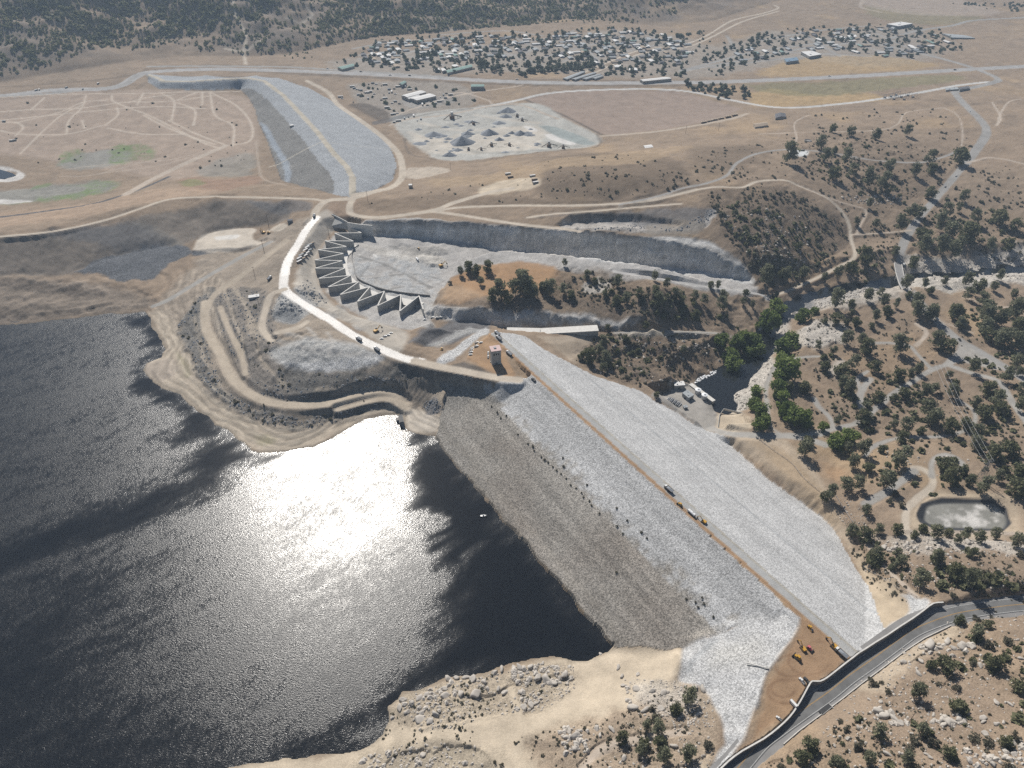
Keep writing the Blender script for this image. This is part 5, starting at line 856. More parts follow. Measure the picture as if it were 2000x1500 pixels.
rock_mass('loose_rocks',[('1640,1340 1760,1270 1850,1215 2030,1180 2030,1520 1560,1520 1600,1440',1500),('770,1375 860,1335 960,1318 1050,1296 1120,1300 1130,1340 1060,1390 940,1400 900,1420 820,1428',1500),('1220,1325 1330,1330 1390,1370 1400,1420 1300,1420 1230,1390',600),('1700,1050 1800,1045 2030,1060 2030,1090 1850,1085 1740,1090',700),('1660,1080 1760,1100 1900,1100 2030,1120 2030,1160 1800,1150 1700,1130',350),
 ('700,1480 800,1450 950,1455 960,1510 700,1510',500),('1130,1420 1300,1400 1390,1440 1390,1510 1130,1510',400),('1150,650 1420,650 1410,700 1400,735 1240,760 1150,722',700),('1560,640 1620,625 1660,640 1640,668 1580,680 1545,660',260),('1500,620 1560,590 1640,575 1740,545 1760,555 1700,575 1640,595 1560,615',900),('1780,515 1900,512 2030,500 2030,545 1860,548 1790,545',700),('1440,720 1500,690 1515,720 1480,770 1460,800 1435,810 1425,795 1448,750',420),('1500,640 1530,625 1540,660 1515,690 1500,690',200),
 ('1400,420 1480,400 1560,420 1600,470 1560,530 1480,530',420),('1640,380 1760,380 1770,400 1650,400',160),('1690,880 1900,880 1900,930 1700,930',160),('1640,960 1700,1010 1690,1050 1640,1020',100)],201,.5,2.1,'pale granite rocks and rubble strewn over the slopes and shores',M['boulder'],.1)
rock_mass('rock_outcrop',[('775,1365 860,1338 900,1345 860,1390 800,1410 765,1395',170),('840,1332 940,1322 945,1345 880,1372 830,1365',150),('1000,1300 1120,1300 1125,1335 1060,1345 1000,1330',150),('1000,1350 1060,1350 1060,1392 1005,1392',70),('1090,1420 1150,1420 1150,1470 1100,1475',80),('1200,1340 1340,1340 1370,1375 1240,1390',120),('700,1480 780,1460 900,1470 950,1500 720,1505',130),('1800,1255 1910,1255 1900,1280 1800,1285',60),('1700,1380 1780,1395 1775,1425 1710,1410',60),('1810,1395 1900,1390 1895,1420 1815,1420',60),('1880,1460 2000,1440 2010,1500 1900,1500',90),('1700,1060 1800,1050 1850,1075 1760,1085',60),('1700,1470 1760,1470 1760,1510 1700,1510',30)],251,1.7,4.6,'jagged merged granite outcrops of the near shore and slopes',M['boulder'],.15)
rock_mass('rock_rubble',[('345,635 400,570 420,580 400,640 410,700 440,760 500,800 590,818 680,800 760,775 790,770 760,790 680,818 600,836 520,826 440,790 390,740 370,690',1000),('410,580 470,560 520,570 535,620 545,680 600,725 700,735 780,725 860,740 760,760 680,785 590,795 510,780 470,720 430,650',1500),('535,600 545,575 570,580 600,605 590,622 560,632',200),('575,565 600,545 640,592 620,600',160),('1090,446 1250,440 1330,445 1400,400 1395,425 1330,452',260),('820,790 850,776 866,800 852,812',80)],301,.5,1.5,'dark blasted rock rubble on the benches beside the lake and spillway',M['gravel'],.1)
# ================================================================ HAZE
hz=MB(); hz.box(-5200,5200,-2600,6400,-75,520); ho=hz.build('haze',None); ho.data.materials.clear()
hm=bpy.data.materials.new('haze_air'); hm.use_nodes=True; n=hm.node_tree; n.nodes.remove(n.nodes['Principled BSDF']); pv=n.nodes.new('ShaderNodeVolumePrincipled')
pv.inputs['Density'].default_value=.000088; pv.inputs['Color'].default_value=(.62,.80,1.0,1); pv.inputs['Anisotropy'].default_value=.1; n.links.new(pv.outputs[0],n.nodes['Material Output'].inputs['Volume']); ho.data.materials.append(hm); tag(ho,kind='stuff')
# ================================================================ ROADWAY, WALLS, BRIDGE
def ribbon(name,L3,w,m,off=0.,dz=0.,kind='structure',parent=None,drape=False,thick=0):
    L3=np.array(L3); t=np.gradient(L3[:,:2],axis=0); t/=np.linalg.norm(t,axis=1,keepdims=True)+1e-9; nrm=np.stack([-t[:,1],t[:,0]],1)
    a=L3[:,:2]+nrm*(off-w/2); b_=L3[:,:2]+nrm*(off+w/2); za=(hlook(a[:,0],a[:,1]) if drape else L3[:,2])+dz; zb=(hlook(b_[:,0],b_[:,1]) if drape else L3[:,2])+dz
    n=len(L3); V_=np.concatenate([np.column_stack([a,za]),np.column_stack([b_,zb])]); f=[(i,i+n,i+n+1,i+1) for i in range(n-1)]
    o=mesh_np(name,V_[:],f,m,False,parent); 
    if kind and not parent: tag(o,kind=kind)
    return o
HWd=cat(HW,1); HWd[:,2]=-2.5
ribbon('road',HWd,24,M['asphalt_old'],-.5,-.15); ribbon('road',HWd,12.6,M['asphalt'],0,.05)
for off,m,nm in ((.22,'line_yellow','road_marking'),(-.22,'line_yellow','road_marking'),(5.6,'line_white','road_marking'),(-5.6,'line_white','road_marking')): ribbon(nm,HWd,.22 if 'white' in m else .18,M[m],off,.09)
def wallstrip(pts,zb,zt,th,name,m,parent=None):
    P0=np.array(pts,float)[:,:2]; t=np.gradient(P0,axis=0); t/=np.linalg.norm(t,axis=1,keepdims=True); nr=np.stack([-t[:,1],t[:,0]],1); n=len(P0)
    zb=np.broadcast_to(zb,(n,)); zt=np.broadcast_to(zt,(n,)); a=P0-nr*th/2;b_=P0+nr*th/2
    V_=np.concatenate([np.column_stack([a,zb]),np.column_stack([a,zt]),np.column_stack([b_,zt]),np.column_stack([b_,zb])]); f=[]
    for i in range(n-1):
        for k in range(4): q=(k+1)%4; f.append((k*n+i,k*n+i+1,q*n+i+1,q*n+i))
    f+= [(0,n,2*n,3*n),(n-1,4*n-1,3*n-1,2*n-1)]
    return mesh_np(name,V_,f,m,False,parent)
fw=empty('flood_wall',(*WALL[14,:2],-2.6),0,'tall curving concrete wall between the highway and the near end of the dam','wall')
bpy.context.view_layer.update(); 
def rel(o,root): o.parent=root; o.matrix_parent_inverse=root.matrix_basis.inverted(); return o
W2=cat(WALL,2); rel(wallstrip(W2,-3.2,W2[:,2]-.25,.7,'wall_panel',M['concrete_dark']),fw); W3=W2.copy(); rel(wallstrip(W3,W3[:,2]-.25,W3[:,2]+.05,1.0,'coping',M['concrete_white']),fw)
tag(wallstrip(ED[3:12],-2.7,-1.6,.5,'barrier',M['concrete_white']),'low pale concrete barrier along the hill side of the near highway','barrier')
db=MB(); p=G(1611.,1386.,-2.4); db.box(-5,5,-1.6,1.6,-.6,1.0,0); db.box(-5.4,5.4,-1.9,-1.6,-.6,1.4,1); db.box(5,5.5,-3.2,1.6,-.6,1.5,1); o=db.build('drain_inlet',[M['dark'],M['concrete']]); o.location=p; o.rotation_euler=(0,0,R(33)); tag(o,'dark grated drain inlet with concrete wing beside the highway barrier','drain')
# far bridge over the gorge
bp_=[G(float(a),float(b),-41) for a,b in ((1758,500),(1759,512),(1762,530),(1768,550),(1778,568),(1790,585))]; bp_=cat(bp_,3); za=hlook(bp_[0][0],bp_[0][1]); zb=hlook(bp_[-1][0],bp_[-1][1]); bp_[:,2]=np.linspace(za,zb,len(bp_))+.3
br=empty('bridge',bp_[8],0,'road bridge carrying the highway over the rocky river gorge','bridge'); bpy.context.view_layer.update()
rel(ribbon('deck',bp_,10.5,M['asphalt_old'],0,.25,None),br); rel(wallstrip(bp_,bp_[:,2]-1.6,bp_[:,2]+.2,10.4,'girder',M['concrete']),br)
t=np.gradient(bp_[:,:2],axis=0); t/=np.linalg.norm(t,axis=1,keepdims=True); nn_=np.stack([-t[:,1],t[:,0]],1)
for s in (-1,1): q=bp_[:,:2]+nn_*s*5.5; rel(wallstrip(q,bp_[:,2]-.2,bp_[:,2]+1.5,.5,'parapet',M['concrete_white']),br)
for i in (5,10): pm=MB(); pm.box(-3.5,3.5,-.8,.8,bp_[i,2]-26,bp_[i,2]-1.5); o=pm.build('pier',M['concrete']); o.location=(*bp_[i,:2],0); o.rotation_euler=(0,0,math.atan2(t[i,1],t[i,0])+1.57); rel(o,br)
gr=survey([(1794,582),(1806,600),(1820,618),(1838,636)]); tag(wallstrip(gr,gr[:,2]-.3,gr[:,2]+1.3,.5,'guard_rail',M['concrete_white']),'white guard rail curving along the highway below the bridge','guard rail')
# ================================================================ SPILLWAY CONCRETE
def cz(s,z,ox=480,oy=380,k=3.3333): return np.array([G(ox+float(a)/k,oy+float(b)/k,z) for a,b in (t.split(',') for t in s.split())])
ZW=-9.5
zig=cz('680,212 752,248 578,250 700,302 515,300 655,337 470,358 635,383 448,425 628,430 452,478 645,478 475,545 683,525 537,600 735,567 615,650 808,600 727,695 903,628 858,722 1010,650 1003,757 1128,658 1155,745',ZW)
lw=empty('labyrinth_weir',(*zig[12,:2],-20),0,'curved zigzag labyrinth spillway weir of tall grey concrete walls','weir'); bpy.context.view_layer.update()
for i in range(len(zig)-1):
    a,b_=zig[i],zig[i+1]; e=(b_-a)/np.linalg.norm(b_-a)*.35; rel(wallstrip([a[:2]+e[:2]*(.0 if i%2 else 1),b_[:2]],-21.5,ZW-.02*(i%2)-.3,1.3,'wall_panel',M['concrete']),lw); rel(wallstrip([a[:2]+e[:2]*(.0 if i%2 else 1),b_[:2]],ZW-.02*(i%2)-.3,ZW-.02*(i%2),1.5,'coping',M['concrete_white']),lw)
ap=cz('720,330 650,395 640,440 645,500 672,545 715,585 770,618 850,650 940,672 1040,690 1150,715',-20.4); ap[:,2]=-20.2; rel(ribbon('apron_slab',cat(ap,4),16,M['concrete_white'],-3,0,None),lw)
ap2=cz('735,330 700,360 690,400 700,450 715,520 740,555 800,585 880,615 980,635 1100,650 1200,660',-20.4); tag(wallstrip(cat(ap2,3),-22,-18.8,1.0,'kerb_wall',M['concrete_dark']),'low dark curved kerb wall across the spillway floor','kerb wall')
# flank walls
w1=np.array([G(*p_) for p_ in ((648.,418.,-2.),(663.,425.,-2.),(678.,433.,-1.5))]); tag(wallstrip(w1,-17,w1[:,2],1.6,'training_wall',M['concrete']),'broad sloping concrete training wall at the left end of the weir','wall')
w2=np.array([G(*p_) for p_ in ((678.,434.,-1.5),(700.,437.5,-1),(727.,440.,0.))]); tag(wallstrip(w2,-22,w2[:,2],1.4,'training_wall',M['concrete_white']),'pale concrete training wall meeting the rock cut of the spillway','wall')
ft=[G(650.,417.,-2.),G(679.,432.,-2.),G(679.,447.,-14.),G(641.,441.,-14.)]; b=MB(); up=np.array([0,0,-1.2]); b.add([*ft,*[q+up for q in ft]],[(0,1,2,3),(7,6,5,4),(0,4,5,1),(1,5,6,2),(2,6,7,3),(3,7,4,0)]); tag(b.build('slope_slab',M['concrete']),'inclined concrete slab facing the lake above the weir','slab')
# box conduits left of the dam crest
def longbox(p0,p1,wd,zb,zt0,zt1,name,label,cat_,m1='concrete',m2='concrete_white'):
    p0=np.array(p0);p1=np.array(p1); d=p1[:2]-p0[:2]; L_=np.hypot(*d); root=empty(name,(*p0[:2],zb),math.atan2(d[1],d[0]),label,cat_)
    b=MB(); b.add([(0,0,0),(L_,0,0),(L_,wd,0),(0,wd,0),(0,0,zt0-zb-.5),(L_,0,zt1-zb-.5),(L_,wd,zt1-zb-.5),(0,wd,zt0-zb-.5)],[(0,3,2,1),(4,5,6,7),(0,1,5,4),(1,2,6,5),(2,3,7,6),(3,0,4,7)]); b.build('wall',M[m1],root)
    b=MB(); b.add([(-.3,-.3,zt0-zb-.49),(L_+.3,-.3,zt1-zb-.49),(L_+.3,wd+.3,zt1-zb-.49),(-.3,wd+.3,zt0-zb-.49),(-.3,-.3,zt0-zb),(L_+.3,-.3,zt1-zb),(L_+.3,wd+.3,zt1-zb),(-.3,wd+.3,zt0-zb)],[(0,3,2,1),(4,5,6,7),(0,1,5,4),(1,2,6,5),(2,3,7,6),(3,0,4,7)]); b.build('cover_slab',M[m2],root); return root
longbox(G(1056.,661.,-27.),G(1168.,657.,-27.),13,-32,-20,-18,'concrete_conduit','long pale flat-topped concrete box beside the far end of the dam','conduit')
longbox(G(990.,654.,-24.),G(1054.,658.,-26.),9,-32,-18.5,-18.5,'concrete_conduit','narrower grey concrete channel wall joining the long box to the dam end','conduit')
# ================================================================ BUILDINGS
def quadb(corners,h,wall,roof,label,catg,name='building',pitch=0,ov=.35,zb=None,group=None,doors=2):
    c=np.mean(np.array(corners,float),0); z=survey([c])[0][2] if zb is None else zb; zt=z+h
    Q=np.array([G(float(a),float(b),zt) for a,b in corners]); ctr=Q.mean(0); root=empty(name,(ctr[0],ctr[1],z),0,label,catg,group); q=Q[:,:2]-ctr[:2]
    area_=.5*sum(q[i][0]*q[(i+1)%4][1]-q[(i+1)%4][0]*q[i][1] for i in range(4)); q=q[::-1] if area_<0 else q
    def prism(q0,z0,z1): return [(*p_,z0) for p_ in q0]+[(*p_,z1) for p_ in q0],[(3,2,1,0),(4,5,6,7),(0,1,5,4),(1,2,6,5),(2,3,7,6),(3,0,4,7)]
    b=MB(); b.add(*prism(q,-2.,h-.3)); b.build('wall',M[wall],root)
    l=np.linalg.norm(q,axis=1,keepdims=True); qo=q*(1+ov/l); b=MB()
    if pitch:
        e=[np.linalg.norm(qo[(i+1)%4]-qo[i]) for i in range(4)]; s=0 if e[0]>e[1] else 1; A_,B_,C_,D_=[qo[(s+k)%4] for k in range(4)]; m1=(B_+C_)/2; m2=(D_+A_)/2
        vs=[(*A_,h-.3),(*B_,h-.3),(*C_,h-.3),(*D_,h-.3),(*m2,h+pitch),(*m1,h+pitch)]; b.add(vs,[(0,1,5,4),(2,3,4,5),(1,2,5),(3,0,4),(3,2,1,0)])
    else: b.add(*prism(qo,h-.29,h+.25))
    ro=b.build('roof',M[roof],root)
    if not pitch:
        for v in (q*.12+q[0]*.45,q*.07+q[2]*.4): b=MB(); b.add(*prism(v,h+.25,h+1.0)); b.build('vent',M['grey'],ro)
    b=MB()
    for i in range(4):
        p0,p1=q[i],q[(i+1)%4]; L_=np.linalg.norm(p1-p0); k=max(1,int(L_/9)); dr=(p1-p0)/L_; nr=np.array([dr[1],-dr[0]])
        for j in range(k):
            c_=p0+dr*L_*(j+.5)/k; wdt=min(1.6,L_/k*.3); b.add([(*(c_-dr*wdt+nr*.06),.9 if j else .05),(*(c_+dr*wdt+nr*.06),.9 if j else .05),(*(c_+dr*wdt+nr*.06),min(2.6,h-.8)),(*(c_-dr*wdt+nr*.06),min(2.6,h-.8))],[(0,1,2,3)])
    b.build('window',M['glass'],root); return root
qb=quadb
qb([(784,186),(820,176.4),(832,179.6),(795,189.6)],7,'wall_cream','roof_white','long cream-roofed warehouse at the back of the yard cluster','warehouse',pitch=1.2)
qb([(794,190.6),(816,184.2),(820,186.2),(799,193)],6,'wall_cream','roof_white','short cream-roofed warehouse squeezed between two longer ones','warehouse',pitch=1)
qb([(801,191.6),(838,182.2),(852,187),(814,195.6)],7,'wall_cream','roof_white','long cream-roofed warehouse at the front beside the dark car park','warehouse',pitch=1.2)
qb([(920,164.5),(945,164.5),(946,168.5),(920,169)],7,'wall_grey','roof_green','green-roofed shed standing alone below the freeway','shed',pitch=1)
qb([(780,162),(789,157.5),(794,160),(785,165.5)],6,'wall_grey','roof_green','small green-roofed hangar at the top of the yard','hangar',pitch=1.5)
qb([(659,131),(690,124),(692,128.5),(668,135)],6,'wall_cream','roof_green','pale green-roofed motel beside the freeway on the left','motel',pitch=1.5)
qb([(871,137),(920,125.5),(923,130),(874,142)],7,'wall_cream','roof_green','long green-roofed school block beside the freeway','school',pitch=1.2)
qb([(846,132),(857,132.5),(860,136),(849,136.5)],6,'wall_cream','roof_white','white-roofed school hall left of the green block','school',pitch=1)
qb([(861,134),(868,133),(872,137),(864,138.5)],6,'wall_cream','roof_white','white-roofed school gym touching the green block','school',pitch=1)
qb([(882,127),(892,125.5),(896,129),(886,130.5)],6,'wall_cream','roof_white','white-roofed annex behind the long green school block','school',pitch=1)
for i,c_ in enumerate([[(1099,152.5),(1136,139),(1143,140),(1108,154.5)],[(1116,153.5),(1158,141),(1165,142),(1124,155)],[(1137,153),(1168,144),(1175,145),(1145,154.5)],[(1156,152),(1173,147),(1179,148),(1163,153.5)]]): qb(c_,4,'wall_cream','roof_grey',['leftmost','second','third','short rightmost'][i]+' of the slanting grey storage sheds by the freeway','storage shed',group='storage sheds by the freeway',pitch=.8)
qb([(1199,127),(1213,126),(1216,130),(1201,131)],6,'wall_cream','roof_white','white-roofed hall left of its twin above the storage sheds','hall',pitch=1)
qb([(1228,132),(1243,132),(1246,137),(1229,137)],6,'wall_cream','roof_white','white-roofed hall on the right above the storage sheds','hall',pitch=1)
qb([(1250,155),(1300,150),(1312,153),(1256,158.5)],5,'wall_cream','roof_white','long white roof beside the freeway right of the storage sheds','shed',pitch=1)
qb([(1565,101),(1586,99),(1605,106),(1581,110)],8,'wall_grey','roof_white','big flat white-roofed supermarket in the far right town','supermarket')
qb([(1532,115),(1556,112),(1560,117.5),(1536,121)],7,'wall_grey','roof_blue','blue-roofed store beside the big white supermarket','store')
qb([(1732,47),(1760,42.5),(1783,46),(1755,51)],8,'wall_grey','roof_white','big white flat roof at the far back of the right town','store')
qb([(1655,69),(1671,68),(1674,71.5),(1657,73)],6,'wall_grey','roof_white','small white-roofed shop in the middle of the right town','shop')
qb([(1840,65),(1880,68),(1905,74),(1860,73)],5,'wall_grey','roof_grey','long pale metal shed at the right edge of the far town','shed',pitch=1)
qb([(1514,222),(1534,221),(1535,228),(1515,230)],6,'wall_cream','roof_dark','dark-roofed ranch house ringed by small trees','house',pitch=2)
qb([(1472,241),(1497,238),(1500,244),(1475,248)],6,'wall_cream','roof_tan','brown-roofed ranch barn left of the dark-roofed house','barn',pitch=2)
qb([(1846,172),(1870,170),(1872,174),(1848,176)],5,'wall_cream','roof_grey','pale roadside store below the freeway junction','store'); qb([(1872,171),(1892,168),(1894,172),(1875,175)],5,'wall_grey','roof_dark','dark-roofed roadside store below the freeway junction','store')
qb([(1257,284),(1272,282),(1276,287),(1260,289)],4,'wall_cream','roof_white','lone white-roofed trailer home on the bare hill','trailer home',pitch=.6)
for i,(a,b_) in enumerate([(1369,237),(1381,234.5),(1391,232),(1403,229.5),(1417,226),(1430,223)]): qb([(a,b_),(a+10,b_-2),(a+11,b_),(a+1,b_+2)],4,'rust','roof_tan','brown storage container in the row beside the ploughed field','container',group='brown containers beside the ploughed field')
# outlet works beside the river pool
qb([(1316,745.5),(1335,744.5),(1338,752),(1318,753.5)],6,'wall_grey','roof_white','white-roofed outlet building at the foot of the rock face','powerhouse',zb=-57)
qb([(1333,767.5),(1342.5,761.5),(1355.5,771),(1345,777)],5.5,'roof_grey','roof_grey','grey flat-roofed control building beside the two white tanks','control building',zb=-57)
qb([(1334,792),(1341,791),(1343.5,795),(1336.5,796.5)],4,'roof_grey','roof_grey','small grey pump house in the outlet works yard','pump house',zb=-57)
for px,py,la in ((1362.5,767.5,'upper white round tank on the river quay'),(1375,777.5,'lower white round tank on the river quay')):
    p=G(px,py,-57.); root=empty('tank',p,0,la,'tank',group='white tanks on the quay'); b=MB(); b.lathe([(3.6,-.5),(3.6,5.2)],24); b.build('shell',M['silver'],root); b=MB(); b.lathe([(3.9,5.2),(3.9,5.5),(1.2,6.1),(1.1,6.1),(1.1,6.8),(.01,6.9)],24); b.build('roof',M['tankw'],root)
q=longbox(G(1346.,752.,-57.),G(1391.,785.,-57.),5,-62,-56.2,-56.2,'quay','pale concrete quay along the edge of the river pool','quay')
b=MB(); b.box(-8,8,-6,6,-4,9,0); b.box(-8,-3,-5,5,9,14,0); 
for k in range(3): b.box(-1,8,-5+k*4,-3+k*4,8,10.5,1)
o=b.build('intake_block',[M['concrete_dark'],M['concrete_white']]); o.location=G(1296.,752.,-57.); o.rotation_euler=(0,0,R(-4)); tag(o,'old stepped concrete outlet block in the shade of the rock face','intake block')
b=MB()
for k in range(9): b.box(-9+2.1*k,-8.2+2.1*k,-4,4,0,random.uniform(1.5,4),k%2)
for k in range(3): b.bar((-9,-3+3*k,3.6),(9,-3+3*k,3.6),.15,1)
o=b.build('transformer_yard',[M['steel'],M['grey']]); o.location=G(1316.,787.,-56.5); o.rotation_euler=(0,0,R(-38)); tag(o,'small fenced transformer yard at the foot of the dam','transformer yard')
fm=MB(); g=random.Random(4)
fo=[]
for k in range(140):
    t=g.random(); a=G(1357+t*42,742-t*16+g.uniform(-7,7)*(1-.55*t),RZ); s=g.uniform(.5,2.2)*(1-.5*t); fm.add([(a[0]+s*math.cos(q_)*g.uniform(.6,1.3),a[1]+s*.6*math.sin(q_)*g.uniform(.6,1.3),RZ+.06+k*.002) for q_ in np.linspace(0,6.28,8)[:-1]],[tuple(range(7))])
fw_=mat('white_water',(.75,.76,.77),rough=.7,var=.1); tag(fm.build('white_water',fw_),'white foaming water pouring from the outlet into the river pool','white water',kind='stuff')
# control tower by the dam end
p=G(968.,707.,-.6); root=empty('control_tower',p,R(14),'square grey control tower with a pink roof casting a long shadow','tower'); b=MB(); b.box(-5.5,5.5,-5,5,-3,19); b.build('wall',M['concrete'],root); b=MB(); b.box(-6.1,6.1,-5.6,5.6,19.01,19.7); b.box(-2,1,-1,2,19.7,20.6,1); b.build('roof',[M['roof_pink'],M['grey']],root)
b=MB()
for k in range(3): b.box(-3.6+2.8*k,-2.2+2.8*k,-5.08,-5.0,13,15.5)
b.build('window',M['glass'],root); b=MB(); b.box(5.0,5.1,-1,1,0,3) ; b.box(-1,1,-5.1,-5.0,-.3,2.6); b.build('door',M['dark'],root)
# old intake on the lake edge
b=MB(); b.box(-2.5,2.5,-7,7,-4,5,0); b.box(-5.5,-2.5,1,6,-4,2.5,0); b.box(-2,2,-6.5,6.5,5,5.5,1); b.bar((0,-7,2),(3,-13,-3),1.0,0,6); o=b.build('intake_structure',[M['concrete_dark'],M['dark']]); o.location=G(784.,824.,-41.); o.rotation_euler=(0,0,R(14)); tag(o,'ruined concrete intake standing in the water at the cove','intake structure')
pc=MB(); pc.bar((0,0,0),(13,-4.5,-3.),.5,0,8); pc.box(-1.5,.5,-1,1,-1,.6,1); o=pc.build('pipe',[M['concrete_white'],M['concrete']]); o.location=survey([(1496,1306)])[0]+[0,0,1.2]; o.rotation_euler=(0,0,R(180-6)); tag(o,'pale drain pipe sticking out over the near riprap','pipe')
# ---- houses of the town
def house_mesh(k):
    g=random.Random(k); L_=g.uniform(6.5,10); w=g.uniform(4,5.5); h=2.8; b=MB(); b.box(-L_,L_,-w,w,-1.5,h,0); pt=g.uniform(1.2,2.2); o_=.5
    b.add([(-L_-o_,-w-o_,h),(L_+o_,-w-o_,h),(L_+o_,w+o_,h),(-L_-o_,w+o_,h),(-L_-o_,0,h+pt),(L_+o_,0,h+pt)],[(0,1,5,4),(2,3,4,5),(1,2,5),(3,0,4),(3,2,1,0)],1)
    return b
ROOFS=[('white','roof_white','white-roofed'),('grey','roof_grey','grey-roofed'),('tan','roof_tan','brown-roofed'),('dark','roof_dark','dark-roofed'),('green','roof_green','green-roofed')]; HP=[]
for k in range(10):
    r_=ROOFS[k%5]; g=random.Random(k); L_=g.uniform(6.5,10); w=g.uniform(4,5.5); h=2.8; root=empty('house',(0,0,-600)); b=MB(); b.box(-L_,L_,-w,w,-1.5,h); b.build('wall',M['wall_cream' if k%3 else 'wall_grey'],root)
    b=MB(); pt=g.uniform(1.2,2.2); b.add([(-L_-.5,-w-.5,h),(L_+.5,-w-.5,h),(L_+.5,w+.5,h),(-L_-.5,w+.5,h),(-L_-.5,0,h+pt),(L_+.5,0,h+pt)],[(0,1,5,4),(2,3,4,5),(1,2,5),(3,0,4),(3,2,1,0)]); b.build('roof',M[r_[1]],root); HP.append([root,r_[2],0])
HA=np.concatenate([inpoly_px(P('740,82 900,74 1050,68 1200,60 1330,72 1360,108 1330,128 1250,122 1150,128 1060,100 960,120 900,116 840,124 760,132 690,118'),330,81),inpoly_px(P('1350,120 1480,92 1560,92 1500,70 1600,58 1750,52 1850,75 1860,98 1760,110 1700,112 1620,96 1520,108 1420,128'),170,83),inpoly_px(P('1335,165 1400,160 1450,175 1465,190 1400,194 1340,178'),30,85)])
used_h=[]
for q,p in zip(HA,survey(HA)):
    if any((p[0]-u[0])**2+(p[1]-u[1])**2<17**2 for u in used_h): continue
    used_h.append(p)
    if len(used_h)>295: break
    e=HP[random.choice([0,0,5,1,6,2,7,3,8,4,1,6])]; o=e[0] if not e[2] else copy_tree(e[0]); e[2]=1
    o.scale=(1.25,1.25,1.1); o.location=p; o.rotation_euler=(0,0,random.choice([.25,1.82])+random.gauss(0,.12)); where='in the town at the foot of the mountains' if q[0]<1340 and q[1]<155 else ('in the cluster just below the freeway' if q[1]>155 else 'in the far right town'); tag(o,'small '+e[1]+' house '+where,'house','small houses of the town')
for e in HP:
    if not e[2]:
        for c_ in kids(e[0]): bpy.data.objects.remove(c_)
        bpy.data.objects.remove(e[0])
# ================================================================ GRAVEL WORKS
def pile(px,py,wpx,hk=.42,label='',m='gravel'):
    p=survey([(px,py+wpx*.16)])[0]; r_=wpx*depth(p)/FPX/2; g=np.random.default_rng(int(px)); n=36; rings=12; V_=[];F_=[]
    ph=g.random(6)*6.28
    for i in range(rings+1):
        t=i/rings
        for k in range(n):
            a=2*np.pi*k/n; rr=r_*(1-t)*(1+.10*np.sin(3*a+ph[0])+.06*np.sin(5*a+ph[1])+.03*np.sin(11*a+ph[2])); V_.append((rr*math.cos(a)*1.15,rr*math.sin(a)*.9,-1+(r_*hk+1)*t**.93+g.normal()*.12*(1-t)))
    for i in range(rings):
        for k in range(n): F_.append((i*n+k,i*n+(k+1)%n,(i+1)*n+(k+1)%n,(i+1)*n+k))
    o=mesh_np('gravel_pile',V_,F_,M[m],True); o.location=p; tag(o,label,'gravel pile','gravel piles of the works'); return o
for px,py,wp,hk,la in [(847,258,36,.4,'flat broad grey gravel pile left of the tallest cone'),(820,276,30,.25,'low flat gravel pile at the left end of the works'),(902,272,46,.62,'tallest wide grey gravel cone in the middle of the works'),(913,258,26,.5,'small gravel cone joined behind the tallest one'),(955,256,34,.6,'smooth grey gravel cone right of the tallest one'),(975,270,20,.55,'small gravel cone in front of two larger ones'),(1000,258,16,.6,'narrow gravel cone between two larger cones'),(1016,258,26,.6,'steep grey gravel cone beside the settling pond'),(1033,261,20,.4,'low gravel pile at the right of the cone row'),(992,212,32,.5,'gravel pile at the back of the works near the field'),(975,236,28,.3,'flat gravel pile behind the cone row'),(878,299,28,.5,'gravel cone at the front edge of the works'),(894,290,22,.4,'small gravel cone near the front edge of the works'),(990,263,16,.5,'little pointed gravel cone left of the narrow one')]: pile(px,py,wp,hk,la)
g_=random.Random(12)
for k in range(34):
    q_=inpoly_px(P('800,240 900,230 1000,215 1060,240 1050,285 960,300 860,300 815,280'),1,900+k)[0]; pile(q_[0],q_[1],g_.uniform(9,24),g_.uniform(.2,.42),'one of the small irregular grey gravel heaps strewn over the works floor')
def plant(px,py,s,label,rz=0.,name='crusher_plant'):
    p=survey([(px,py)])[0]; root=empty(name,p,rz,label,'machine'); b=MB(); b.box(-3*s,3*s,-2*s,2*s,0,4*s,0); b.box(-1.5*s,1.5*s,-1.5*s,1.5*s,4*s,9*s,1); b.build('hopper',[M['rust'],M['steel']],root); b=MB(); b.bar((2*s,0,5*s),(14*s,3*s,1),.6*s,0,4); b.bar((8*s,1.5*s,0),(8*s,1.5*s,3*s),.2*s,0,4); b.build('conveyor',M['dark'],root)
    b=MB(); b.bar((-2*s,0,6*s),(-12*s,-2*s,1),.5*s,0,4); b.build('conveyor',M['rust'],root); return root
for i,(px,py,s,rz,la) in enumerate([(883,232,1.7,.3,'tall asphalt plant tower at the back left of the works'),(925,243,1.0,.2,'low screening plant behind the gravel cones'),(1010,228,.9,1.0,'rusty crusher by the upper lane of the works'),(1020,236,.9,-.3,'white-topped crusher beside the upper ponds'),(960,285,1.0,.5,'screening machine in front of the middle cones'),(995,285,.9,2.4,'screening machine right of the front cones'),(915,293,.8,1.2,'conveyor machine near the front left cones'),(1072,287,1.3,.1,'dark processing plant at the right front of the works'),(1100,290,1.0,.0,'low shed and conveyor at the far right of the works'),(940,293,.8,.1,'small crusher at the front middle of the works')]): plant(px,py,s,la,rz)
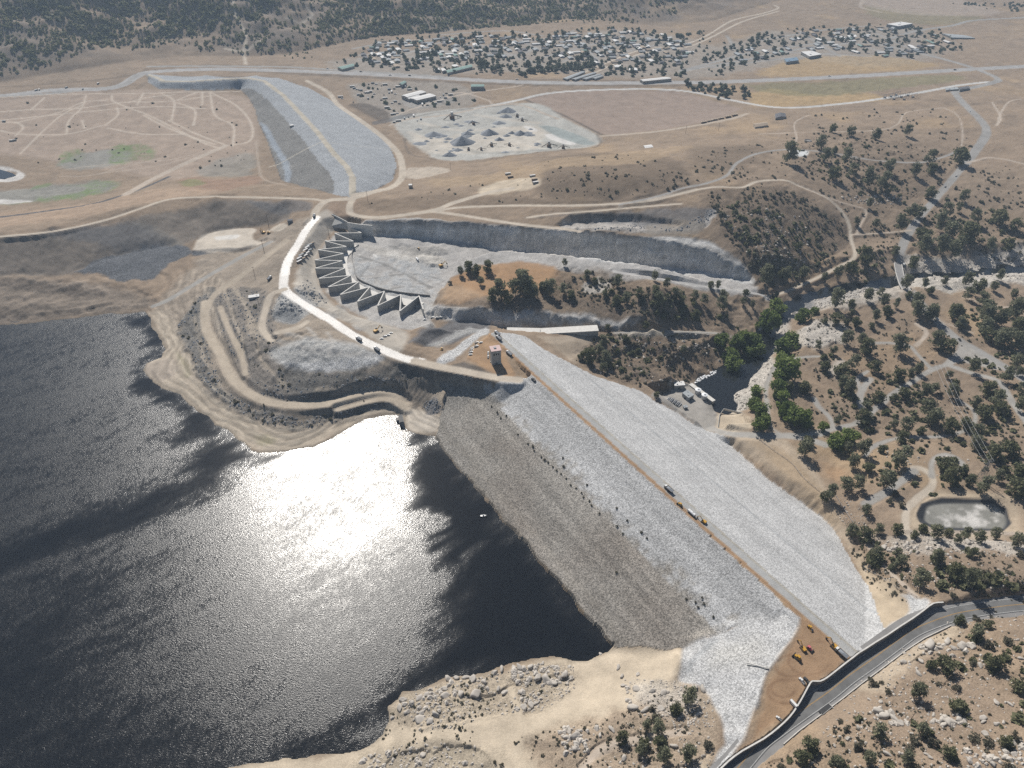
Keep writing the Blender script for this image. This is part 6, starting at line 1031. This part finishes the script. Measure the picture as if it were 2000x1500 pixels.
# ================================================================ VEHICLES
def wheels(root,xs,y,r_,w=.45):
    for x in xs:
        for s in (-1,1):
            b=MB(); b.bar((x,s*(y-w/2),r_),(x,s*(y+w/2),r_),r_,0,14); wo=b.build('wheel',M['tyre'],root); b=MB(); b.bar((x,s*(y+w/2),r_),(x,s*(y+w/2+.04),r_),r_*.45,0,10)
            if r_>=.5: b.build('hub',M['steel'],wo)
def car_v(paint,kind='car'):
    root=empty(kind,(0,0,-700)); b=MB()
    if kind=='pickup_truck':
        b.box(-2.8,2.8,-.98,.98,.45,1.15,0,.05); b.box(-2.7,-.4,-.9,.9,1.14,1.5,0,.03); b.box(-2.6,-.55,-.75,.75,1.46,1.52,1); b.build('body',[M[paint],M['dark']],root); b=MB(); b.box(-.4,1.5,-.9,.9,1.15,1.95,0,.18); b.build('cab',M[paint],root); b=MB(); b.box(-.42,1.55,-.92,.92,1.28,1.72,0,.1); b.build('window',M['glass'],root); wheels(root,(-1.8,1.8),.9,.42)
    elif kind=='van': b.box(-3,3,-1,1,.4,2.5,0,.1); b.build('body',M[paint],root); b=MB(); b.box(1.6,3.05,-.93,.93,1.4,2.1); b.build('window',M['glass'],root); wheels(root,(-2,2),.92,.42)
    else:
        b.box(-2.3,2.3,-.92,.92,.35,.95,0,.07); b.build('body',M[paint],root); b=MB(); b.box(-1.6,1.0,-.82,.82,.95,1.45,0,.25); b.build('cabin',M['glass'],root); b=MB(); b.box(-1.25,.65,-.6,.6,1.45,1.5); b.build('roof',M[paint],root); wheels(root,(-1.4,1.4),.85,.34,.25)
    return root
def dump_truck():
    root=empty('dump_truck',(0,0,-700)); b=MB(); b.box(-5.2,5,-.7,.7,1.0,1.6,0); b.build('chassis',M['dark'],root); b=MB(); b.box(2.4,4.4,-1.4,1.4,1.6,3.4,0,.15); b.box(3.9,5.3,-1.2,1.2,1.3,2.3,0,.1); b.build('cab',M['white'],root)
    b=MB(); b.box(2.38,4.5,-1.45,1.45,2.4,3.1,0,.1); b.build('window',M['glass'],root); b=MB(); b.add([(-5.4,-1.5,2.4),(1.9,-1.5,1.7),(1.9,1.5,1.7),(-5.4,1.5,2.4),(-6,-1.8,3.2),(2.1,-1.8,3.4),(2.1,1.8,3.4),(-6,1.8,3.2)],[(0,3,2,1),(0,1,5,4),(1,2,6,5),(2,3,7,6),(3,0,4,7)]); b.add([(-5.7,-1.6,3.0),(2,-1.6,3.0),(2,1.6,3.0),(-5.7,1.6,3.0),(-2,0,3.9)],[(0,1,4),(1,2,4),(2,3,4),(3,0,4)],1); b.build('dump_bed',[M['wood'],M['gravel']],root); wheels(root,(3.4,-1.6,-3.6),1.35,.85,.6); return root
def water_truck():
    root=empty('water_truck',(0,0,-700)); b=MB(); b.box(-4.5,4,-.9,.9,.8,1.3); b.build('chassis',M['dark'],root); b=MB(); b.box(2,4.4,-1.15,1.15,1.3,2.9,0,.12); b.build('cab',M['white'],root); b=MB(); b.box(3,4.5,-1.1,1.1,2.0,2.6); b.build('window',M['glass'],root)
    b=MB(); b.bar((-4.4,0,2.3),(1.6,0,2.3),1.25,0,16); b.bar((-1.5,0,3.5),(-1.5,0,3.75),.35,1,8); b.build('tank',[M['tankw'],M['dark']],root); wheels(root,(3,-1.8,-3.4),1.0,.55,.5); return root
def excavator(col='yellow'):
    root=empty('excavator',(0,0,-700))
    for s in (-1,1): b=MB(); b.box(-2.2,2.2,s*1.4-.35,s*1.4+.35,0,.95,0,.12); b.build('track',M['dark'],root)
    b=MB(); b.box(-2.6,1.2,-1.4,1.4,1.1,2.3,0,.08); b.build('body',M[col],root); b=MB(); b.box(.1,1.7,.3,1.35,1.3,3.0,0,.1); b.build('cab',M['glass'],root); b=MB(); b.bar((1,-.2,1.8),(4.6,-.2,4.6),.32,0,6); b.build('boom',M[col],root); b=MB(); b.bar((4.6,-.2,4.6),(6.8,-.2,1.8),.25,0,6); b.build('arm',M[col],root); b=MB(); b.box(6.2,7.3,-.8,.4,.6,1.8,0,.15); b.build('bucket',M['dark'],root); return root
def loader(col='yellow',blade=True,name='bulldozer'):
    root=empty(name,(0,0,-700))
    for s in (-1,1): b=MB(); b.box(-2.1,1.9,s*1.15-.3,s*1.15+.3,0,1.0,0,.12); b.build('track',M['dark'],root)
    b=MB(); b.box(-1.9,2.1,-.85,.85,.7,1.9,0,.06); b.build('body',M[col],root); b=MB(); b.box(-1.4,.5,-.8,.8,1.9,3.1,0,.1); b.build('cab',M['glass'],root); b=MB(); b.box(-1.5,.6,-.9,.9,3.1,3.2); b.build('roof',M[col],root); b=MB(); b.box(2.6,2.9,-1.9,1.9,.1,1.4); b.bar((2.6,1,.7),(0,1.2,.7),.12); b.bar((2.6,-1,.7),(0,-1.2,.7),.12); b.build('blade',M['dark'],root); return root
def roller(col='yellow'):
    root=empty('road_roller',(0,0,-700)); b=MB(); b.bar((2,-1.05,.75),(2,1.05,.75),.75,0,18); b.build('drum',M['steel'],root); b=MB(); b.box(-2.4,.6,-.95,.95,.7,1.8,0,.08); b.box(.6,2.9,-1.2,-1.05,.6,.9); b.box(.6,2.9,1.05,1.2,.6,.9); b.build('body',M[col],root); b=MB(); b.box(-.9,.6,-.85,.85,1.8,2.9,0,.08); b.build('cab',M['glass'],root); b=MB(); b.box(-1,.7,-.95,.95,2.9,3.02); b.build('roof',M[col],root); wheels(root,(-1.5,),.95,.75,.5); return root
PRO={}
def veh(key,fn,px,py,heading,label,catg,group=None,z=None,sc_=1.):
    if key in PRO: o=copy_tree(PRO[key])
    else: o=PRO[key]=fn()
    p=survey([(px,py)])[0]; z=p[2] if z is None else z
    if z!=p[2]: p=G(float(px),float(py),z)
    o.location=(p[0],p[1],z+.05); h=survey([heading]) if isinstance(heading,tuple) else None
    a=heading if h is None else math.atan2(h[0][1]-p[1],h[0][0]-p[0]); o.rotation_euler=(0,0,a); o.scale=(sc_,)*3; 
    if 'group' in o: del o['group']
    return tag(o,label,catg,group)
CA=math.atan2(-AX[1],-AX[0])
veh('dt',dump_truck,1305,957,CA,'loaded dump truck driving along the dam crest','dump truck'); veh('ld',loader,1328,987,CA,'dark tracked loader just behind the dump truck on the dam crest','bulldozer'); veh('wt',water_truck,1350,1004,CA,'white water tank truck on the dam crest','water truck'); veh('ex',excavator,1374,1020,CA+.2,'small excavator behind the white tank truck on the dam crest','excavator')
veh('pkd',lambda:car_v('dark','pickup_truck'),1042,743,CA,'dark pickup driving alone at the far part of the dam crest','pickup truck',sc_=1.25); veh('dt',dump_truck,994,692,CA,'dump truck passing the square control tower','dump truck')
veh('dt',dump_truck,974,662,CA,'lower of two dump trucks at the far tip of the dam','dump truck'); veh('dt',dump_truck,971,653,CA,'upper of two dump trucks at the far tip of the dam','dump truck')
veh('dt',dump_truck,701,664,(680,650),'dump truck on the white haul road below the zigzag weir','dump truck'); veh('dt',dump_truck,736,684,(720,672),'dump truck beside the haul road at the pale rock pile','dump truck'); veh('dt',dump_truck,614,423,(618,410),'dump truck at the top end of the white haul road','dump truck'); veh('ro',roller,863,683,1.2,'dark roller on the dirt ramp beside the tower pad','roller')
veh('ro',roller,1582,1228,-1.2,'yellow road roller alone on the near dirt pad','roller'); veh('ex',excavator,1568,1268,1.9,'yellow excavator in the cluster of machines on the near dirt pad','excavator'); veh('ldr',lambda:loader('pinkred'),1580,1268,-.9,'faded red bulldozer in the cluster on the near dirt pad','bulldozer'); veh('ld',loader,1557,1286,2.2,'yellow bulldozer left in the cluster on the near dirt pad','bulldozer',sc_=1.2)
veh('ex',excavator,1629,1265,CA-.1,'excavator with long boom beside the grey crest road','excavator',sc_=1.2); veh('dt2',dump_truck,1641,1277,CA,'dark dump truck parked beside the highway wall','dump truck')
veh('pkw',lambda:car_v('white','pickup_truck'),1566,1331,2.0,'white pickup parked by the corner of the highway wall','pickup truck'); veh('pkd',None,1575,1330,2.0,'dark pickup right of the white one by the wall corner','pickup truck'); veh('van',lambda:car_v('white','van'),1549,1376,2.1,'white van standing against the low part of the highway wall','van'); veh('pkw',None,1521,1404,2.3,'small pale pickup on the near dirt pad by the low wall','pickup truck',sc_=.8)
sr='on the highway climbing away past the big tree'
for i,(px,py,k,la) in enumerate([(1878,332,'cd','dark car nearest the big roadside tree on the far highway'),(1867,344,'cw','white car just below the tree shadow on the far highway'),(1846,365,'cs','silver car on the straight stretch of the far highway'),(1765,518,'van','white van about to cross the gorge bridge'),(1768,538,'cw','white car on the gorge bridge'),(1779,566,'cd','dark car at the near end of the gorge bridge'),(1829,625,'van','white van beside the guard rail below the bridge'),(1874,664,'cd','dark car on the highway above the park entrance'),(1894,218,'cw','white car on the far highway bend by the hill')]):
    veh(k,{'cd':lambda:car_v('dark'),'cw':lambda:car_v('white'),'cs':lambda:car_v('silver'),'van':None}[k],px,py,(px-12,py+18) if i<4 else (px+10,py+14),la,'van' if k=='van' else 'car',sc_=1.25)
for i,(a,b_) in enumerate([(1530,965),(1503,966),(1500,990),(1475,1000),(1470,1014),(1465,1029),(1463,1044),(1578,1035),(1578,1058),(1597,1086)]): veh('pkw' if i%3 else 'cw',None,480+a/3.333,380+b_/3.333,.4 if i<7 else 1.5,'white parked vehicle on the dirt pad '+('in the curved row left of the tower' if i<7 else 'against the wall of the control tower'),'car','vehicles parked at the tower pad')
for i,(a,b_) in enumerate([(1165,815),(1215,803),(1245,802),(1265,801),(885,940),(925,918),(945,903),(905,925)]): veh('pkw' if i%2 else 'cw',None,480+a/3.333,380+b_/3.333,.3,'white vehicle parked '+('under the rock cliff right of the weir' if i<4 else 'on the sand below the weir tip'),'car','vehicles parked at the weir')
veh('ex',excavator,480+850/3.333,380+893/3.333,.9,'dark excavator working below the last fold of the weir','excavator',sc_=1.4); veh('ex',excavator,515,455,2.5,'excavator on the pad left of the haul road','excavator',sc_=1.3); veh('ld',loader,525,456,.3,'bulldozer beside the excavator left of the haul road','bulldozer',sc_=1.3); veh('dt',dump_truck,527,545,1.4,'dump truck parked left of the haul road bend','dump truck'); veh('ex',excavator,862,520,.6,'excavator on the spillway floor beside the orange knoll','excavator',sc_=1.4); veh('wt',water_truck,815,508,2,'white tank truck on the spillway floor','water truck'); veh('ld',loader,818,487,2,'bulldozer on the upper spillway floor by the shadow','bulldozer')
def box_thing(name,px,py,sx,sy,sz,rz,m1,m2,label,catg,group=None):
    p=survey([(px,py)])[0]; root=empty(name,p,rz,label,catg,group); b=MB(); b.box(-sx,sx,-sy,sy,-.3,sz,0); 
    b.build('wall',M[m1],root); b=MB(); b.box(-sx-.15,sx+.15,-sy-.15,sy+.15,sz+.005,sz+.25,0); b.build('roof',M[m2],root); b=MB(); b.box(-.5,.5,-sy-.06,-sy,0,2.1); b.box(sx*.4,sx*.7,-sy-.06,-sy,1.1,2.0); b.build('door',M['dark'],root); return root
for i,(a,b_) in enumerate([(350,420),(362,400),(375,385),(388,368),(400,350),(415,335),(372,425),(388,405),(400,388),(415,370),(430,325),(350,440)]): box_thing('container',480+a/3.333,380+b_/3.333,4.5,1.3,2.6,1.0,['steel','wall_cream','grey','rust'][i%4],['roof_white','roof_grey','roof_tan','roof_white'][i%4],['pale metal','cream','grey','rusty'][i%4]+' site container in the stacks beside the haul road','container','site containers beside the haul road')
box_thing('site_office',497,583,7,3.5,4,.3,'grey','roof_white','grey site plant with white roofs left of the haul road fork','site office'); box_thing('site_office',567,434,4,3,4,.3,'grey','roof_dark','small dark shed beside the pale pad above the haul road','shed'); box_thing('site_office',802,367,3,3,6,.1,'wall_cream','roof_white','little white water tank house on the bare hill by the dirt road','tank house')
for i,(px,py) in enumerate([(992,341),(997,347),(1040,345),(1044,352),(1046,358)]): box_thing('container',px,py,5,1.5,3,.3,['wall_cream','rust'][i%2],['roof_white','roof_tan'][i%2],['white','brown'][i%2]+' container on the pale levelled clearing','container','containers on the levelled clearing')
# yard clutter: parked trailers and vehicles below the freeway
yard=[(688,170),(697,175),(705,177),(712,181),(722,180),(731,184),(692,173),(702,176),(717,182),(728,188),(719,193),(745,196),(752,193),(766,202),(772,199),(780,203),(756,211),(762,213),(700,186),(708,187),(665,190),(668,193),(760,175),(770,174),(777,170),(785,172),(792,170),(745,168),(752,166),(735,165),(728,163),(720,165),(765,180),(772,184),(760,182),(750,186),(800,176),(860,190),(866,186),(872,183),(858,199),(865,197),(850,203),(835,206),(825,205),(815,201),(806,199),(842,199),(880,186),(884,190),(870,192),(690,200),(768,224),(776,222),(790,232),(798,229),(808,227),(815,236),(822,233),(770,240),(778,237),(922,172),(928,173),(934,173),(940,172)]
for i,(px,py) in enumerate(yard):
    k=i%4
    if k==0: box_thing('trailer',px,py,6,1.6,3.2,random.choice([.2,.3,1.7]),'wall_cream','roof_white','long white trailer in the storage yards below the freeway','trailer','trailers in the storage yards')
    elif k==2: box_thing('trailer',px,py,4,1.6,2.8,random.choice([.2,.3,1.7]),'grey','roof_grey','short grey trailer in the storage yards below the freeway','trailer','trailers in the storage yards')
    else: veh('cw' if k==1 else 'cd',None,px,py,random.choice([.2,1.7]),('white' if k==1 else 'dark')+' vehicle parked in the storage yards below the freeway','car','vehicles in the storage yards',sc_=1.5)
for i,(px,py) in enumerate([(8,238),(22,276),(29,275),(71,177),(130,172),(192,164),(162,175),(77,176)]): box_thing('camper',px,py,3.4,1.4,2.8,.3*i,'wall_cream','roof_white' if i%2 else 'roof_grey','parked white camper on the dry reservoir flats','camper','campers on the reservoir flats')
box_thing('buoy_cabin',570,247,4,3,3,.5,'steel','roof_white','lone pale instrument hut on the far dam face','hut')
for i,(px,py) in enumerate([(705,140.5),(762,147),(800,148),(1010,155.5),(1280,159),(1620,149),(1865,137),(640,134.5)]): veh('cw' if i%2 else 'cd',None,px,py,(px+30,py+.5),('white' if i%2 else 'dark')+' car on the straight far freeway','car','cars on the far freeway',sc_=1.6)
# boats
def boat():
    root=empty('boat',(0,0,-700)); b=MB(); sec=[(-2.6,.95,.75),(0,1.1,.8),(1.8,.8,.9),(3.2,.05,1.1)]; vs=[]
    for x,w,h in sec: vs+=[(x,-w,h),(x,-w*.6,0),(x,w*.6,0),(x,w,h)]
    fs=[];
    for i in range(3):
        for k in range(3): fs.append((i*4+k,i*4+k+1,i*4+k+5,i*4+k+4))
    fs.append((0,3,2,1)); b.add(vs,fs); b.add([(x,s*w*.95,h*.8) for x,w,h in sec[:3] for s in (-1,1)],[(0,2,3,1),(2,4,5,3)]); b.build('hull',M['white'],root); b=MB(); b.box(-.6,.8,-.6,.6,.6,1.6,0,.1); b.build('console',M['grey'],root); b=MB(); b.box(-3.0,-2.6,-.25,.25,.3,1.4); b.build('motor',M['dark'],root); return root
veh('bo',boat,944,1008,.1,'small white motorboat on the dark water off the dam','boat',z=LZ+.1,sc_=1.15); veh('bo',boat,800,868,.6,'tiny white boat at the edge of the sun glare near the cove','boat',z=LZ+.1,sc_=.8)
# ================================================================ POLES, TOWER, WIRES
def pole_():
    root=empty('utility_pole',(0,0,-700)); b=MB(); b.bar((0,0,-1),(0,0,13),.24,0,8,.15); b.build('post',M['wood'],root); b=MB(); b.box(-1.5,1.5,-.1,.1,12,12.25); b.build('crossarm',M['wood'],root)
    for x in (-1.3,0,1.3): b=MB(); b.bar((x,0,12.25),(x,0,12.6),.09,0,6); b.build('insulator',M['grey'],root)
    return root
for i,(px,py,s,la) in enumerate([(524,438,1.6,'tall pole beside the pale levelled pad'),(516,492,1.6,'tall pole at the top of the old ramp'),(718,391,1.3,'pole where the far dam meets the dirt road'),(643,463,1.4,'leaning pole beside the first fold of the weir'),(498,540,1.2,'pole on the slope left of the haul road'),(505,592,1.0,'pole by the site plant'),(1403,256,1.3,'pole pair on the bare hill by the ranch lane'),(1339,261,1.3,'pole above the pale field strip'),(1715,180,1.2,'pole near the substation'),(1843,1338,1.0,'pole on the boulder slope right of the highway'),(1774,1412,1.0,'pole among boulders above the highway bend'),(806,366,1.2,'pole beside the tank house'),(880,332,1.1,'pole on the pale clearing below the works')]): veh('po',pole_,px,py,.4,'wooden utility '+la,'utility pole','utility poles',sc_=s)
p=survey([(1913,938)])[0]; root=empty('transmission_tower',p,.3,'grey steel lattice transmission tower above the park','transmission tower'); b=MB()
for lv in range(5):
    z0,z1=lv*6,(lv+1)*6; w0,w1=3-.5*lv,3-.5*(lv+1)
    for sx,sy in ((1,1),(1,-1),(-1,-1),(-1,1)): b.bar((sx*w0,sy*w0,z0),(sx*w1,sy*w1,z1),.16,0,4)
    for (ax,ay),(bx,by) in (((1,1),(1,-1)),((1,-1),(-1,-1)),((-1,-1),(-1,1)),((-1,1),(1,1))): b.bar((ax*w0,ay*w0,z0),(bx*w1,by*w1,z1),.1,0,4); b.bar((bx*w0,by*w0,z0),(ax*w1,ay*w1,z1),.1,0,4)
b.build('mast',M['steel'],root)
for z in (20,25): b=MB(); b.bar((-6,0,z),(6,0,z),.16,0,4); b.build('crossarm',M['steel'],root)
p2=survey([(1822,740)])[0]
for k,off in enumerate((-5.5,0,5.5)):
    a=np.array([p[0]+off*.95,p[1]+off*.3,p[2]+25]); e=np.array([p2[0]+off,p2[1],p2[2]+22]); b=MB(); pr=a
    for j in range(1,13): t=j/12; q_=a*(1-t)+e*t; q_[2]-=10*4*t*(1-t)*.35; b.bar(pr,q_,.09,0,4); pr=q_
    tag(b.build('power_line',M['steel']),['left','middle','right'][k]+' conductor wire slung from the lattice tower over the park','power line','wires over the park')
# fences along the park edge
def fence(pts,label,h=1.4,name='fence'):
    S=survey(pts); S=cat(S,4); root=empty(name,S[0],0,label,'fence'); b=MB(); o_=S[0]
    for i in range(len(S)-1):
        b.bar(S[i]-o_+[0,0,h],S[i+1]-o_+[0,0,h],.12,0,4); b.bar(S[i]-o_+[0,0,h*.5],S[i+1]-o_+[0,0,h*.5],.09,0,4)
    b.build('rail',M['steel'],root); b=MB()
    for i in range(0,len(S),1): b.bar(S[i]-o_,S[i]-o_+[0,0,h+.1],.15,0,4)
    m_=b.build('posts',M['wood'],root); m_['kind']='stuff'
fence([(1478,856),(1510,880),(1545,905),(1570,935),(1600,960)],'long wire fence along the tan strip below the dam'); fence([(1630,965),(1645,990),(1668,1025),(1672,1030)],'short fence continuing beside the park trees'); fence([(1684,1098),(1690,1112),(1720,1128),(1750,1148),(1790,1166)],'wooden fence curving down to the near riprap corner')
tag(wallstrip(survey([(1402,842),(1405,812),(1412,806),(1452,806)]),-58,-55.4,.6,'kerb_wall',M['concrete']),'low wall round the sandy plot beside the pool','low wall')
# substation frames
for i,(px,py) in enumerate([(1730,192),(1742,190),(1752,187),(1762,191),(1775,188),(1785,191),(1748,195),(1768,196)]):
    b=MB(); 
    for x in (-8,0,8): b.bar((x,0,0),(x,0,9),.4,0,4)
    b.bar((-8,0,9),(8,0,9),.4,0,4); b.box(-3,3,2,5,0,3); o=b.build('switch_frame',M['steel']); o.location=survey([(px,py)])[0]; o.rotation_euler=(0,0,.4); tag(o,'grey steel switchgear frame in the substation by the far road','switchgear','substation frames')
for px,py,r_,la in ((1578,275,7,'round dark water trough ring on the hill'),): 
    b=MB(); b.lathe([(r_,-.5),(r_,1.2),(r_-.8,1.2),(r_-.8,.2),(.1,.2)],24); o=b.build('water_tank',M['concrete_dark']); o.location=survey([(px,py)])[0]; tag(o,la,'water tank')
